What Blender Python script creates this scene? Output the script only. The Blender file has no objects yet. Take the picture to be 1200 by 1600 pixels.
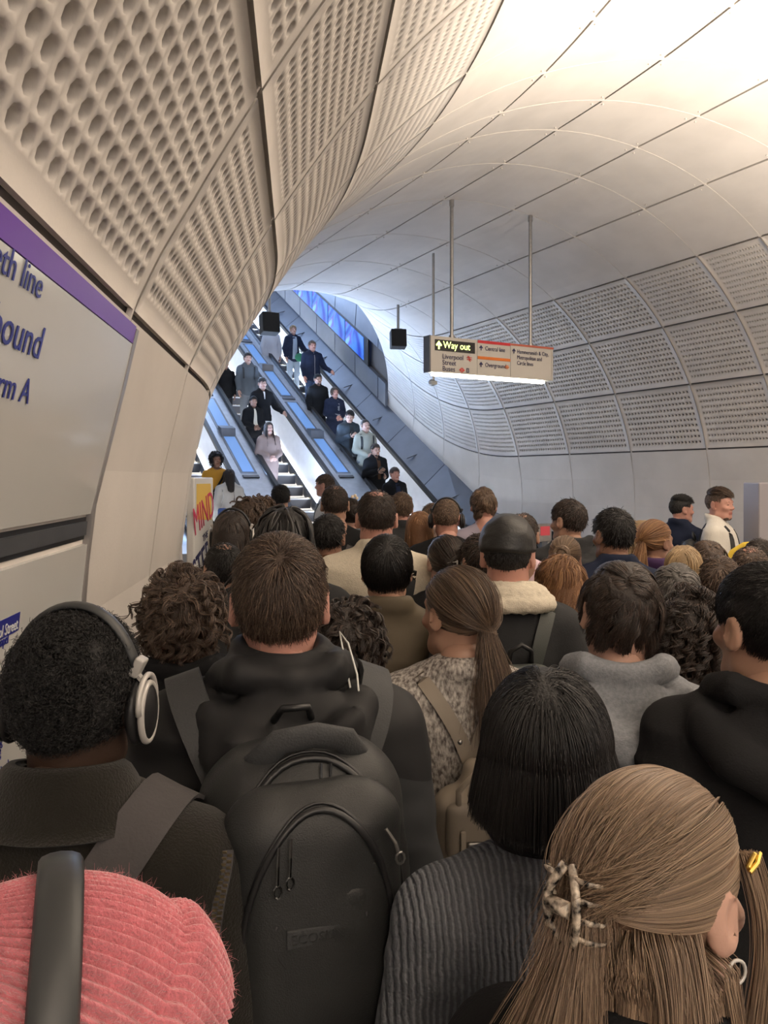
import bpy, bmesh, math, random
import numpy as np
from mathutils import Vector, Matrix, Euler

random.seed(7); RNG = np.random.default_rng(7)
R = math.radians
SC = bpy.context.scene
COL = SC.collection

# ------------------------------------------------------------------ camera
H = 1.88                                   # camera height, held just over the heads
cam = bpy.data.cameras.new('camera'); CAM = bpy.data.objects.new('camera', cam); COL.objects.link(CAM)
CAM.location = (0, 0, H); CAM.rotation_euler = (R(90), 0, 0)
cam.sensor_fit = 'VERTICAL'; cam.sensor_height = 36; cam.sensor_width = 27; cam.lens = 27
cam.shift_y = -54 / 1600; cam.clip_start = 0.05; cam.clip_end = 200
SC.camera = CAM
# ------------------------------------------------------------------ world and exposure
W = bpy.data.worlds.new('world'); SC.world = W; W.use_nodes = True
W.node_tree.nodes['Background'].inputs[0].default_value = (1.0, 0.90, 0.82, 1)
W.node_tree.nodes['Background'].inputs[1].default_value = .80
SC.view_settings.view_transform = 'Standard'; SC.view_settings.look = 'None'
SC.view_settings.exposure = 0.62; SC.view_settings.gamma = 1; SC.view_settings.use_curve_mapping = False
# the tunnel runs 28 degrees to the left of the view: s = metres to the right across it, a = metres along it
TH = R(28); CT, ST = math.cos(TH), math.sin(TH)
def sa(s, a, z=0.0): return Vector((s * CT - a * ST, s * ST + a * CT, z))
def at(px, y, d):                          # a real place d metres ahead
    return Vector(((px - 600) / 1200 * d, d, H - (y - 746) / 1200 * d))

def lamp(name, kind, loc, power, color, size=0.3, size_y=None, rot=None, spot=None, blend=.6):
    l = bpy.data.lights.new(name, kind); l.energy = power; l.color = color
    if kind == 'AREA':
        l.size = size
        if size_y: l.shape = 'RECTANGLE'; l.size_y = size_y
    else: l.shadow_soft_size = size
    if kind == 'SPOT': l.spot_size = R(spot or 120); l.spot_blend = blend
    o = bpy.data.objects.new(name, l); COL.objects.link(o); o.location = loc
    if rot: o.rotation_euler = rot
    return o
WARM = (1.0, 0.87, 0.73); COOL = (0.45, 0.64, 1.0)
# uplights on top of the information totems (the station's own lighting), pointing at the vault
UP = (R(180), 0, 0)
lamp('uplight_lamp', 'SPOT', (3.3, 2.9, 2.3), 980, WARM, .22, rot=UP, spot=150)
lamp('uplight_lamp', 'SPOT', (1.2, -3.2, 2.3), 1300, WARM, .25, rot=UP, spot=155)
lamp('uplight_lamp', 'SPOT', (5.2, 6.2, 2.3), 60, (1, .86, .74), .25, rot=UP, spot=150)
lamp('uplight_lamp', 'SPOT', (7.4, 7.6, 1.9), 150, (1, .88, .76), .3, rot=UP, spot=150)
# cool light of the escalator shaft
lamp('cool_light', 'AREA', sa(5.2, 12.6, 2.1), 60, COOL, 2.4, 2.0, rot=(R(165), 0, TH))  # added lamp below the arch, brightens the vault ceiling
for s_ in (4.28, 6.13): lamp('cool_light', 'AREA', sa(s_, 15.5, 3.62), 85, COOL, .24, 4.5, rot=(R(210), 0, TH))
lamp('cool_light', 'AREA', sa(4.9, 21, 9.6), 420, COOL, 3, 6, rot=(R(-25), 0, TH))
# ------------------------------------------------------------------ materials
MATS = {}
def mat(name, color=(.8, .8, .8), rough=.6, metal=0.0, emit=None, es=0.0, noise=0.0, nscale=8.0, bump=0.0, bscale=60.0, spec=.5, sheen=0.0, kind=None, kscale=40.0, color2=None, trans=0.0, stretch=(1, 1, 1)):
    if name in MATS: return MATS[name]
    m = bpy.data.materials.new(name); m.use_nodes = True; nt = m.node_tree; N = nt.nodes; L = nt.links
    b = N['Principled BSDF']
    b.inputs['Base Color'].default_value = (*color, 1); b.inputs['Roughness'].default_value = rough
    b.inputs['Metallic'].default_value = metal; b.inputs['Specular IOR Level'].default_value = spec
    if sheen: b.inputs['Sheen Weight'].default_value = sheen; b.inputs['Sheen Roughness'].default_value = .6
    if trans: b.inputs['Transmission Weight'].default_value = trans
    if emit: b.inputs['Emission Color'].default_value = (*emit, 1); b.inputs['Emission Strength'].default_value = es
    tc = mp = None
    def coords():
        nonlocal tc, mp
        if tc is None:
            tc = N.new('ShaderNodeTexCoord'); mp = N.new('ShaderNodeMapping'); mp.inputs['Scale'].default_value = stretch
            L.new(tc.outputs['Object'], mp.inputs[0])
        return mp.outputs[0]
    if noise or color2:
        t = N.new('ShaderNodeTexNoise'); t.inputs['Scale'].default_value = nscale; t.inputs['Detail'].default_value = 5
        L.new(coords(), t.inputs['Vector'])
        r = N.new('ShaderNodeMix'); r.data_type = 'RGBA'
        c2 = color2 or tuple(max(0, c * (1 - noise)) for c in color)
        c1 = color if color2 else tuple(min(1, c * (1 + noise)) for c in color)
        r.inputs['A'].default_value = (*c1, 1); r.inputs['B'].default_value = (*c2, 1)
        mr = N.new('ShaderNodeMapRange'); mr.inputs['From Min'].default_value = .35; mr.inputs['From Max'].default_value = .65
        L.new(t.outputs['Fac'], mr.inputs['Value']); L.new(mr.outputs[0], r.inputs['Factor']); L.new(r.outputs['Result'], b.inputs['Base Color'])
    if bump or kind:
        bp = N.new('ShaderNodeBump'); bp.inputs['Strength'].default_value = max(bump, .25) if kind else bump; bp.inputs['Distance'].default_value = .004
        if kind in ('rib', 'weave', 'twill'):
            w = N.new('ShaderNodeTexWave'); w.inputs['Scale'].default_value = kscale; w.inputs['Distortion'].default_value = 2.0 if kind == 'rib' else .6
            w.inputs['Detail'].default_value = 2; w.inputs['Detail Scale'].default_value = 1.5
            w.bands_direction = 'X' if kind == 'rib' else 'DIAGONAL'
            L.new(coords(), w.inputs['Vector']); hgt = w.outputs['Fac']
            t2 = N.new('ShaderNodeTexNoise'); t2.inputs['Scale'].default_value = bscale; L.new(coords(), t2.inputs['Vector'])
            ad = N.new('ShaderNodeMath'); ad.operation = 'ADD'; L.new(hgt, ad.inputs[0]); L.new(t2.outputs['Fac'], ad.inputs[1]); hgt = ad.outputs[0]
            if color2:
                mr2 = N.new('ShaderNodeMapRange'); mr2.inputs['From Min'].default_value = .35; mr2.inputs['From Max'].default_value = 1.2
                L.new(hgt, mr2.inputs['Value']); L.new(mr2.outputs[0], r.inputs['Factor'])
                r.inputs['A'].default_value = (*color2, 1); r.inputs['B'].default_value = (*color, 1)
        else:
            t2 = N.new('ShaderNodeTexNoise'); t2.inputs['Scale'].default_value = bscale; t2.inputs['Detail'].default_value = 3; L.new(coords(), t2.inputs['Vector']); hgt = t2.outputs['Fac']
        L.new(hgt, bp.inputs['Height']); L.new(bp.outputs[0], b.inputs['Normal'])
    MATS[name] = m; return m

def hairmat(name, color, color2=None, rough=.38):
    k = 'hair ' + name
    if k in MATS: return MATS[k]
    m = bpy.data.materials.new(k); m.use_nodes = True; nt = m.node_tree; N = nt.nodes; L = nt.links
    b = N['Principled BSDF']; b.inputs['Roughness'].default_value = rough; b.inputs['Specular IOR Level'].default_value = .55
    hi = N.new('ShaderNodeHairInfo'); r = N.new('ShaderNodeValToRGB')
    c2 = color2 or tuple(min(1, c * 1.9) for c in color)
    r.color_ramp.elements[0].color = (*[c * .65 for c in color], 1); r.color_ramp.elements[1].color = (*c2, 1)
    e = r.color_ramp.elements.new(.55); e.color = (*color, 1)
    L.new(hi.outputs['Random'], r.inputs[0]); L.new(r.outputs[0], b.inputs['Base Color'])
    MATS[k] = m; return m

M = {}
M['grc'] = mat('cast_panel', (.66, .62, .575), .75, noise=.05, nscale=2.2, bump=.10, bscale=120, spec=.3)
M['grc_rib'] = mat('joint_strip', (.66, .62, .57), .7, spec=.3)
M['gap'] = mat('dark_backing', (.10, .09, .085), .8)  # dark grey backing behind the panels, seen through gaps and holes
M['rubber'] = mat('black_rubber', (.012, .012, .013), .45)
M['metal'] = mat('brushed_metal', (.42, .41, .40), .35, .9, noise=.08, nscale=30)
M['steel'] = mat('dark_steel', (.16, .17, .19), .4, .7, noise=.1, nscale=6)
M['white'] = mat('white_enamel', (.74, .74, .72), .3, noise=.02)
M['black'] = mat('black_plastic', (.013, .013, .014), .4)
M['floor'] = mat('floor_stone', (.22, .21, .20), .5, noise=.12, nscale=4, bump=.1)

# ------------------------------------------------------------------ object helpers
def linkmesh(name, verts, faces, m=None, parent=None, smooth=False, mats=None, midx=None):
    me = bpy.data.meshes.new(name)
    verts = np.asarray(verts, dtype=np.float32)
    if isinstance(faces, np.ndarray) and faces.ndim == 2:
        n, k = faces.shape
        me.vertices.add(len(verts)); me.vertices.foreach_set('co', verts.ravel())
        me.loops.add(n * k); me.loops.foreach_set('vertex_index', faces.astype(np.int32).ravel())
        me.polygons.add(n); me.polygons.foreach_set('loop_start', np.arange(0, n * k, k, dtype=np.int32))
        me.polygons.foreach_set('loop_total', np.full(n, k, dtype=np.int32))
        me.update(calc_edges=True); me.validate()
    else:
        me.from_pydata([tuple(v) for v in verts.tolist()], [], [tuple(f) for f in faces]); me.update()
    for q in (mats or ([m] if m else [])): me.materials.append(q)
    if midx is not None: me.polygons.foreach_set('material_index', np.asarray(midx, dtype=np.int32))
    if smooth: me.polygons.foreach_set('use_smooth', np.ones(len(me.polygons), dtype=bool))
    o = bpy.data.objects.new(name, me); COL.objects.link(o)
    if parent is not None: o.parent = parent
    return o
class MB:
    """collects simple shapes that become ONE mesh"""
    def __init__(s): s.v = []; s.f = []; s.m = []; s.cur = 0
    def add(s, verts, faces):
        b = len(s.v); s.v += [tuple(v) for v in verts]; s.f += [tuple(b + i for i in f) for f in faces]; s.m += [s.cur] * len(faces); return s
    def box(s, c, d, rot=None, bev=0.0):
        x, y, z = d[0] / 2, d[1] / 2, d[2] / 2
        if bev <= 0:
            vs = [Vector((i * x, j * y, k * z)) for i in (-1, 1) for j in (-1, 1) for k in (-1, 1)]
            fs = [(0, 1, 3, 2), (4, 6, 7, 5), (0, 4, 5, 1), (2, 3, 7, 6), (0, 2, 6, 4), (1, 5, 7, 3)]
        else:
            bm = bmesh.new(); bmesh.ops.create_cube(bm, size=1)
            for v in bm.verts: v.co = Vector((v.co.x * 2 * x, v.co.y * 2 * y, v.co.z * 2 * z))
            bmesh.ops.bevel(bm, geom=bm.edges[:], offset=min(bev, x, y, z) * .98, segments=3, affect='EDGES', profile=.5)
            bm.verts.index_update(); vs = [v.co.copy() for v in bm.verts]; fs = [[v.index for v in f.verts] for f in bm.faces]; bm.free()
        if rot is not None: vs = [rot @ v for v in vs]
        c = Vector(c); return s.add([v + c for v in vs], fs)
    def tube(s, pts, r, seg=8, caps=True, flat=None):
        pts = [Vector(p) for p in pts]; n = len(pts); rr = r if hasattr(r, '__len__') else [r] * n
        vs = []; fs = []; up = None
        for i, p in enumerate(pts):
            t = (pts[min(i + 1, n - 1)] - pts[max(i - 1, 0)]).normalized()
            if up is None: up = t.orthogonal().normalized() if flat is None else Vector(flat)
            up = (up - t * up.dot(t)).normalized(); w = t.cross(up)
            a, b = (rr[i] if hasattr(rr[i], '__len__') else (rr[i], rr[i]))
            for k in range(seg):
                q = 2 * math.pi * k / seg
                vs.append(p + up * math.sin(q) * b + w * math.cos(q) * a)
        for i in range(n - 1):
            for k in range(seg):
                k2 = (k + 1) % seg; fs.append((i * seg + k, i * seg + k2, (i + 1) * seg + k2, (i + 1) * seg + k))
        if caps: fs.append(tuple(range(seg - 1, -1, -1))); fs.append(tuple((n - 1) * seg + k for k in range(seg)))
        return s.add(vs, fs)
    def band(s, pts, w, t, side):
        """flat strap along pts: width vector list/side, thickness t"""
        pts = [Vector(p) for p in pts]; n = len(pts); vs = []; fs = []
        for i, p in enumerate(pts):
            tg = (pts[min(i + 1, n - 1)] - pts[max(i - 1, 0)]).normalized()
            sd = Vector(side[i] if isinstance(side, list) else side); sd = (sd - tg * sd.dot(tg)).normalized(); nn = tg.cross(sd)
            for a, b in ((-1, -1), (-1, 1), (1, 1), (1, -1)): vs.append(p + sd * a * w / 2 + nn * b * t / 2)
        for i in range(n - 1):
            for k in range(4): k2 = (k + 1) % 4; fs.append((i * 4 + k, i * 4 + k2, (i + 1) * 4 + k2, (i + 1) * 4 + k))
        fs += [(3, 2, 1, 0), tuple((n - 1) * 4 + k for k in range(4))]
        return s.add(vs, fs)
    def sphere(s, c, r, rot=None, u=14, v=10):
        r = r if hasattr(r, '__len__') else (r, r, r); vs = []; fs = []
        for j in range(v + 1):
            for i in range(u):
                a, b = 2 * math.pi * i / u, math.pi * j / v
                q = Vector((r[0] * math.sin(b) * math.cos(a), r[1] * math.sin(b) * math.sin(a), r[2] * math.cos(b)))
                if rot is not None: q = rot @ q
                vs.append(q + Vector(c))
        for j in range(v):
            for i in range(u): i2 = (i + 1) % u; fs.append((j * u + i, (j + 1) * u + i, (j + 1) * u + i2, j * u + i2))
        return s.add(vs, fs)
    def prism(s, poly, a, b):
        """poly: list of (x,y)->Vector function results; extrude between maps a and b"""
        n = len(poly); vs = [a(*p) for p in poly] + [b(*p) for p in poly]
        fs = [tuple(range(n - 1, -1, -1)), tuple(range(n, 2 * n))] + [(i, (i + 1) % n, n + (i + 1) % n, n + i) for i in range(n)]
        return s.add(vs, fs)
    def build(s, name, m=None, parent=None, smooth=False, mats=None):
        return linkmesh(name, np.array([tuple(v) for v in s.v]), s.f, m, parent, smooth, mats, s.m if mats else None)
def tag(o, label=None, cat=None, group=None, kind=None):
    if label: o['label'] = label
    if cat: o['category'] = cat
    if group: o['group'] = group
    if kind: o['kind'] = kind
    return o
def empty(name, loc=(0, 0, 0), rz=0, label=None, cat=None, group=None, kind=None):
    o = bpy.data.objects.new(name, None); COL.objects.link(o); o.location = loc; o.rotation_euler = (0, 0, rz); o.empty_display_size = .1
    return tag(o, label, cat, group, kind)
def text(body, name, size, m, matrix, parent=None, align='LEFT', ext=.001, sx=1.0):
    c = bpy.data.curves.new(name, 'FONT'); c.body = body; c.size = size; c.extrude = ext; c.align_x = align; c.align_y = 'BOTTOM_BASELINE'; c.resolution_u = 3
    o = bpy.data.objects.new(name, c); c.materials.append(m)
    COL.objects.link(o); dg = bpy.context.evaluated_depsgraph_get(); me = bpy.data.meshes.new_from_object(o.evaluated_get(dg)); bpy.data.objects.remove(o)
    o = bpy.data.objects.new(name, me); COL.objects.link(o); o.parent = parent
    o.matrix_local = matrix @ Matrix.Diagonal((sx, 1, 1, 1)); return o
def frame(o, x, y):                        # matrix with origin o, x axis, y axis
    x = Vector(x).normalized(); z = x.cross(Vector(y)).normalized(); y = z.cross(x)
    m = Matrix((x, y, z)).transposed().to_4x4(); m.translation = Vector(o); return m
# ------------------------------------------------------------------ the vault: section swept along a bending plan
RIB_U = np.arange(-4, 17)
RIB_L = np.array([-4.6, -3.3, -2.0, -.7, .60, 1.91, 2.86, 3.66, 4.20, 4.62])            # y on the left foot for u=-4..5
RIB_A = np.array([-6.6, -5.3, -4.6, -3.6, -2.5, -1.0, .8, 2.3, 3.0, 3.85, 4.82, 5.55, 6.55, 7.8, 9.05, 10.3, 11.45, 12.6, 13.75, 14.9, 15.6])
S_R = 8.02
def left_x(y):
    y = np.asarray(y, float); t = np.clip(y - 3.2, 0, 2.4)
    return -.42 - .108 * y - .5 * (.424 / 2.4) * t * t - np.where(y > 5.6, .424 * (y - 5.6), 0)
_yy = np.linspace(-8, 60, 6800); _aa = -left_x(_yy) * ST + _yy * CT
RIB_LY = np.concatenate([RIB_L, np.interp(RIB_A[10:], _aa, _yy)])
V_ANG = np.radians([-75.64, -65, -53.5, -39, -24.5, -9.9, 4.6, 18.8, 33.4, 47.5, 61.7, 76.6])
RAD = 3.25
def rise(a):                               # how far the tunnel has climbed, and its slope angle
    a = np.asarray(a, float); t = np.clip(a - 10.4, 0, 3.6)
    sl = math.tan(R(30))
    c = sl * t * t / 7.2 + np.where(a > 14, sl * (a - 14), 0)
    return c, np.arctan(sl * t / 3.6)
LADD_V = np.linspace(1, 9, 33); _l = np.interp(LADD_V, [1, 2, 3, 4, 5, 6, 7, 8, 9], [0, .12, .18, .23, .22, .15, .07, .02, 0]); LADD = np.convolve(np.pad(_l, 2, mode='edge'), np.ones(5) / 5, 'valid'); LADD[0] = 0; LADD[1] *= .7
def S(u, v, n=0.0):
    u = np.asarray(u, float); v = np.asarray(v, float)
    yl = np.interp(u, RIB_U, RIB_LY); xl = left_x(yl); ar = np.interp(u, RIB_U, RIB_A)
    xr = S_R * CT - ar * ST; yr = S_R * ST + ar * CT
    Wd = np.hypot(xr - xl, yr - yl); dx, dy = (xr - xl) / Wd, (yr - yl) / Wd
    vm = np.clip(v, 1, 12); ang = np.interp(vm, np.arange(1, 13), V_ANG)
    E = Wd - RAD * (math.sin(R(75.64)) + math.sin(R(76.6)))
    t = np.clip((vm - 4) / 5, 0, 1); lat = RAD * (math.sin(R(75.64)) + np.sin(ang)) + E * t * t * (3 - 2 * t) + np.interp(vm, LADD_V, LADD)
    h = -.4 + RAD * np.cos(ang)
    lo = np.clip(1 - v, 0, 1); hl = .406 - 2.286 * lo
    h = np.where(v < 1, hl, h)
    lat = np.where(v < 1, -np.interp(-hl, [-.406, -.25, .08, .32, 1.9], [0, .035, .115, .14, .10]), lat)
    hi = np.clip(v - 12, 0, 1); angr = R(76.6) + hi * R(40.6)
    h = np.where(v > 12, -.4 + RAD * np.cos(angr), h)
    lat = np.where(v > 12, Wd + RAD * (np.sin(angr) - math.sin(R(76.6))), lat)
    X = xl + dx * lat; Y = yl + dy * lat
    a = -X * ST + Y * CT
    c, al = rise(a + 0.0)
    hl2 = h + .4
    sh = -(hl2 - .77) * np.sin(al)
    X = X - ST * sh; Y = Y + CT * sh
    Z = H + c - .4 + .77 + (hl2 - .77) * np.cos(al)
    return np.stack([X, Y, Z], -1)
def SN(u, v, d):
    """point on the vault moved d metres out of the room (behind the panels)"""
    e = .02
    P = S(u, v); A_ = S(u + e, v) - S(u - e, v); B_ = S(u, v + e) - S(u, v - e)
    n = np.cross(A_, B_); n /= np.linalg.norm(n, axis=-1, keepdims=True) + 1e-12
    return P + n * np.asarray(d)[..., None]
# orientation: make n point out of the room
_t = SN(np.array([2.0]), np.array([6.5]), np.array([1.0]))[0] - S(2.0, 6.5)
NS = 1.0 if _t[2] > 0 else -1.0
def grid_faces(nu, nv, flip=False):
    i, j = np.meshgrid(np.arange(nu - 1), np.arange(nv - 1), indexing='ij')
    a = (i * nv + j).ravel(); f = np.stack([a, a + nv, a + nv + 1, a + 1], -1)
    return f[:, ::-1] if flip else f
def plen(u0, u1, v0, v1):
    m = S(np.array([(u0), (u1)]), np.array([(v0 + v1) / 2] * 2)); q = S(np.array([(u0 + u1) / 2] * 2), np.array([v0, v1]))
    return np.linalg.norm(m[1] - m[0]), np.linalg.norm(q[1] - q[0])
def smooth_panel(u0, u1, v0, v1, parent, m, name='panel', gu=.008, gv=.011):
    lu, lv = plen(u0, u1, v0, v1); a0, a1 = u0 + gu / lu, u1 - gu / lu; b0, b1 = v0 + gv / lv * (v1 - v0), v1 - gv / lv * (v1 - v0)
    a0, a1 = u0 + (u1 - u0) * gu / lu, u1 - (u1 - u0) * gu / lu
    nu, nv = 7, 7
    U, V = np.meshgrid(np.linspace(a0, a1, nu), np.linspace(b0, b1, nv), indexing='ij')
    P = SN(U, V, np.zeros_like(U)).reshape(-1, 3)
    fr = grid_faces(nu, nv).tolist()
    ring = [(i, 0) for i in range(nu)] + [(nu - 1, j) for j in range(1, nv)] + [(i, nv - 1) for i in range(nu - 2, -1, -1)] + [(0, j) for j in range(nv - 2, 0, -1)]
    ri = [i * nv + j for i, j in ring]
    Q = SN(U, V, np.full_like(U, NS * .02)).reshape(-1, 3)[ri]
    b = len(P); n = len(ri); fr += [(ri[k], ri[(k + 1) % n], b + (k + 1) % n, b + k) for k in range(n)]
    o = linkmesh(name, np.concatenate([P, Q]), fr, m, parent)
    return o
def perf_panel(u0, u1, v0, v1, parent, m, cols=21, rows=10, gu=.008, gv=.011, name='perforated_panel', fine=True):
    lu, lv = plen(u0, u1, v0, v1); a0, a1 = u0 + (u1 - u0) * gu / lu, u1 - (u1 - u0) * gu / lu; b0, b1 = v0 + gv / lv, v1 - gv / lv
    mu, mv = .045 / lu, .05 / lv                         # plain margin
    ue = np.concatenate([[0], np.linspace(mu, 1 - mu, cols + 1), [1]]); ve = np.concatenate([[0], np.linspace(mv, 1 - mv, rows + 1), [1]])
    vs = []; fs = []; K = 8
    cu = (ue[1:-2] + ue[2:-1]) / 2; cv = (ve[1:-2] + ve[2:-1]) / 2
    du, dv = ue[2] - ue[1], ve[2] - ve[1]
    rad = min(.024, .36 * du * lu)
    CU, CV = np.meshgrid(cu, cv, indexing='ij'); CU = CU.ravel()[:, None]; CV = CV.ravel()[:, None]
    sq = np.array([(1, 0), (1, 1), (0, 1), (-1, 1), (-1, 0), (-1, -1), (0, -1), (1, -1)]) / 2.0
    ang = np.arange(K) * math.pi / 4
    OU = CU + sq[None, :, 0] * du; OV = CV + sq[None, :, 1] * dv
    IU = CU + (np.cos(ang) * rad / lu)[None]; IV = CV + (np.sin(ang) * rad / lv)[None]
    n = len(CU)
    U = np.concatenate([OU, IU, IU], 1); V = np.concatenate([OV, IV, IV], 1); D = np.zeros_like(U); D[:, 16:] = NS * .022
    P = SN(a0 + (a1 - a0) * U, b0 + (b1 - b0) * V, D).reshape(-1, 3)
    base = (np.arange(n) * 24)[:, None, None]; k = np.arange(K); k2 = (k + 1) % K
    f1 = np.stack([k, k2, 8 + k2, 8 + k], -1)[None] + base; f2 = np.stack([8 + k, 8 + k2, 16 + k2, 16 + k], -1)[None] + base
    F = [f1.reshape(-1, 4), f2.reshape(-1, 4)]
    # plain border and rim
    nb = len(P); bu = np.concatenate([[0], ue[1:-1], [1]]); ring = []
    X, Y = np.meshgrid(bu, np.concatenate([[0], ve[1:-1], [1]]), indexing='ij'); G = SN(a0 + (a1 - a0) * X, b0 + (b1 - b0) * Y, np.zeros_like(X))
    nu, nv = X.shape; gf = grid_faces(nu, nv); ii = np.repeat(np.arange(nu - 1), nv - 1); jj = np.tile(np.arange(nv - 1), nu - 1)
    edge = (ii == 0) | (ii == nu - 2) | (jj == 0) | (jj == nv - 2)
    F.append(gf[edge] + nb); P = np.concatenate([P, G.reshape(-1, 3)])
    rr = [(i, 0) for i in range(nu)] + [(nu - 1, j) for j in range(1, nv)] + [(i, nv - 1) for i in range(nu - 2, -1, -1)] + [(0, j) for j in range(nv - 2, 0, -1)]
    ri = np.array([i * nv + j for i, j in rr]); G2 = SN(a0 + (a1 - a0) * X, b0 + (b1 - b0) * Y, np.full_like(X, NS * .022)).reshape(-1, 3)[ri]
    b = len(P); P = np.concatenate([P, G2]); q = np.arange(len(ri)); q2 = (q + 1) % len(ri)
    F.append(np.stack([nb + ri[q], nb + ri[q2], b + q2, b + q], -1))
    return linkmesh(name, P, np.concatenate(F), m, parent)
def rib_strip(u, v0, v1, parent, m, w=.012, d=.004):
    n = int(abs(v1 - v0) * 6) + 2; vv = np.linspace(v0, v1, n)
    lu = np.linalg.norm(S(u + .05, (v0 + v1) / 2) - S(u - .05, (v0 + v1) / 2)) / .1
    e = w / lu
    P = np.concatenate([SN(np.full(n, u - e), vv, np.full(n, NS * .02)), SN(np.full(n, u - e * .6), vv, np.full(n, NS * d)), SN(np.full(n, u + e * .6), vv, np.full(n, NS * d)), SN(np.full(n, u + e), vv, np.full(n, NS * .02))])
    F = [(k * n + i, (k + 1) * n + i, (k + 1) * n + i + 1, k * n + i + 1) for k in range(3) for i in range(n - 1)]
    return linkmesh('joint_strip', P, F, m, parent)

WL = empty('wall_left', kind='structure'); CE = empty('ceiling', kind='structure'); WR = empty('wall_right', kind='structure')
LASTU = 15
for k in range(13):
    par = WL if k < 4 else CE if k < 9 else WR
    v0, v1 = float(k), float(k + 1)
    for u in range(-4, LASTU):
        perf = (k in (1, 2, 3) and -1 <= u <= 8) or (k in (9, 10, 11) and u >= 3)
        if perf: perf_panel(u, u + 1, v0, v1, par, M['grc'])
        else: smooth_panel(u, u + 1, v0, v1, par, M['grc'])
for par, a, b in ((WL, 0, 4), (CE, 4, 9), (WR, 9, 13)):
    for u in range(-3, LASTU): rib_strip(float(u), a, b, par, M['grc_rib'] if par is CE else M['grc'], d=-.003 if par is CE else .008)
    nu, nv = 120, 24
    U, V = np.meshgrid(np.linspace(-4, LASTU, nu), np.linspace(a, b, nv), indexing='ij')
    linkmesh('backing', SN(U, V, np.full_like(U, NS * .024)).reshape(-1, 3), grid_faces(nu, nv), M['gap'], par)
# pairs of bolt heads beside the ceiling nodes
bb = MB()
for u in range(1, 12):
    for v in (5, 6, 7, 8):
        for du_, dv_ in ((.10, .05), (-.10, -.06), (.10, -.06)):
            p = Vector(SN(np.array([u + du_]), np.array([v + dv_]), np.array([-NS * .004]))[0]); bb.sphere(p, .008, u=6, v=4)
tag(bb.build('bolt_heads', M['grc_rib'], CE), kind='stuff')
# small safety fixing on the right wall
# floor: big stone tiles, laid out square to the tunnel
FL = empty('floor', kind='structure')
g = MB().box((0, 6, -.03), (40, 50, .02)).build('sub_floor', M['gap'], FL)
tile = None
for i in range(-2, 16):
    for j in range(-6, 18):
        s0, a0 = i * .6, j * .6
        if a0 > 9.6 or s0 < -1.5: continue
        o = MB().box((0, 0, -.01), (.594, .594, .02)).build('floor_tile', M['floor'], FL) if tile is None else bpy.data.objects.new('floor_tile', tile.data)
        if tile is not None: COL.objects.link(o); o.parent = FL
        tile = tile or o; o.location = sa(s0 + .3, a0 + .3, 0); o.rotation_euler = (0, 0, TH)

# ------------------------------------------------------------------ escalator shaft beyond the arch
M['shaft'] = mat('shaft_panel', (.15, .165, .195), .38, .55, noise=.06, nscale=3)
M['deck'] = mat('deck_metal', (.42, .45, .50), .35, .6, noise=.06, nscale=10)
SL = math.tan(R(30))
def inc(s, a, up=0.0): return sa(s, a, H + (a - 13) * SL + up)      # the inclined handrail plane
A0L = 12.2
SW = empty('wall_shaft_right', kind='structure')
def wallpt(a, w, out=0): return sa(S_R - .06 + out, a, H + (a - A0L) * SL + w)
# rows of metal panels parallel to the incline on the right flank
for r0, r1 in ((.0, .50), (1.13, 2.0)):
    for k in range(19):
        a = 14.1 + k * 1.17
        b = a + 1.16
        if b < 15.0 : continue
        a = max(a, 14.9)
        q = MB(); q.add([wallpt(a + .01, r0 + .006), wallpt(b - .01, r0 + .006), wallpt(b - .01, r1 - .006, .06 if r0 else 0), wallpt(a + .01, r1 - .006, .06 if r0 else 0),
                         wallpt(a + .01, r0 + .006, .04), wallpt(b - .01, r0 + .006, .04), wallpt(b - .01, r1 - .006, .1), wallpt(a + .01, r1 - .006, .1)],
                        [(0, 1, 2, 3), (7, 6, 5, 4), (0, 4, 5, 1), (1, 5, 6, 2), (2, 6, 7, 3), (3, 7, 4, 0)])
        q.build('panel', M['shaft'], SW)
q = MB(); q.add([wallpt(14.9, -.1, .12), wallpt(40, -.1, .12), wallpt(40, 2.2, .12), wallpt(14.9, 2.2, .12)], [(0, 1, 2, 3)]); q.build('backing', M['gap'], SW)
# row of screens let into the flank
sm = bpy.data.materials.new('screen_picture'); sm.use_nodes = True; nt = sm.node_tree; N = nt.nodes; L = nt.links
tc = N.new('ShaderNodeTexCoord'); n1 = N.new('ShaderNodeTexNoise'); n1.inputs['Scale'].default_value = 1.1; n1.inputs['Distortion'].default_value = .8
rp = N.new('ShaderNodeValToRGB'); e = rp.color_ramp.elements; e[0].position = .38; e[0].color = (.02, .06, .55, 1); e[1].position = .68; e[1].color = (.22, .55, 1, 1)
x = e.new(.5); x.color = (.08, .28, .95, 1); x = e.new(.56); x.color = (.14, .10, .75, 1)
L.new(tc.outputs['Object'], n1.inputs['Vector']); L.new(n1.outputs['Fac'], rp.inputs[0]); b = N['Principled BSDF']; b.inputs['Base Color'].default_value = (0, 0, 0, 1); b.inputs['Roughness'].default_value = .2
L.new(rp.outputs[0], b.inputs['Emission Color']); b.inputs['Emission Strength'].default_value = .75
where = ('lowest, nearest the arch', 'second up from the arch', 'middle', 'second from the top', 'highest and farthest')
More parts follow.
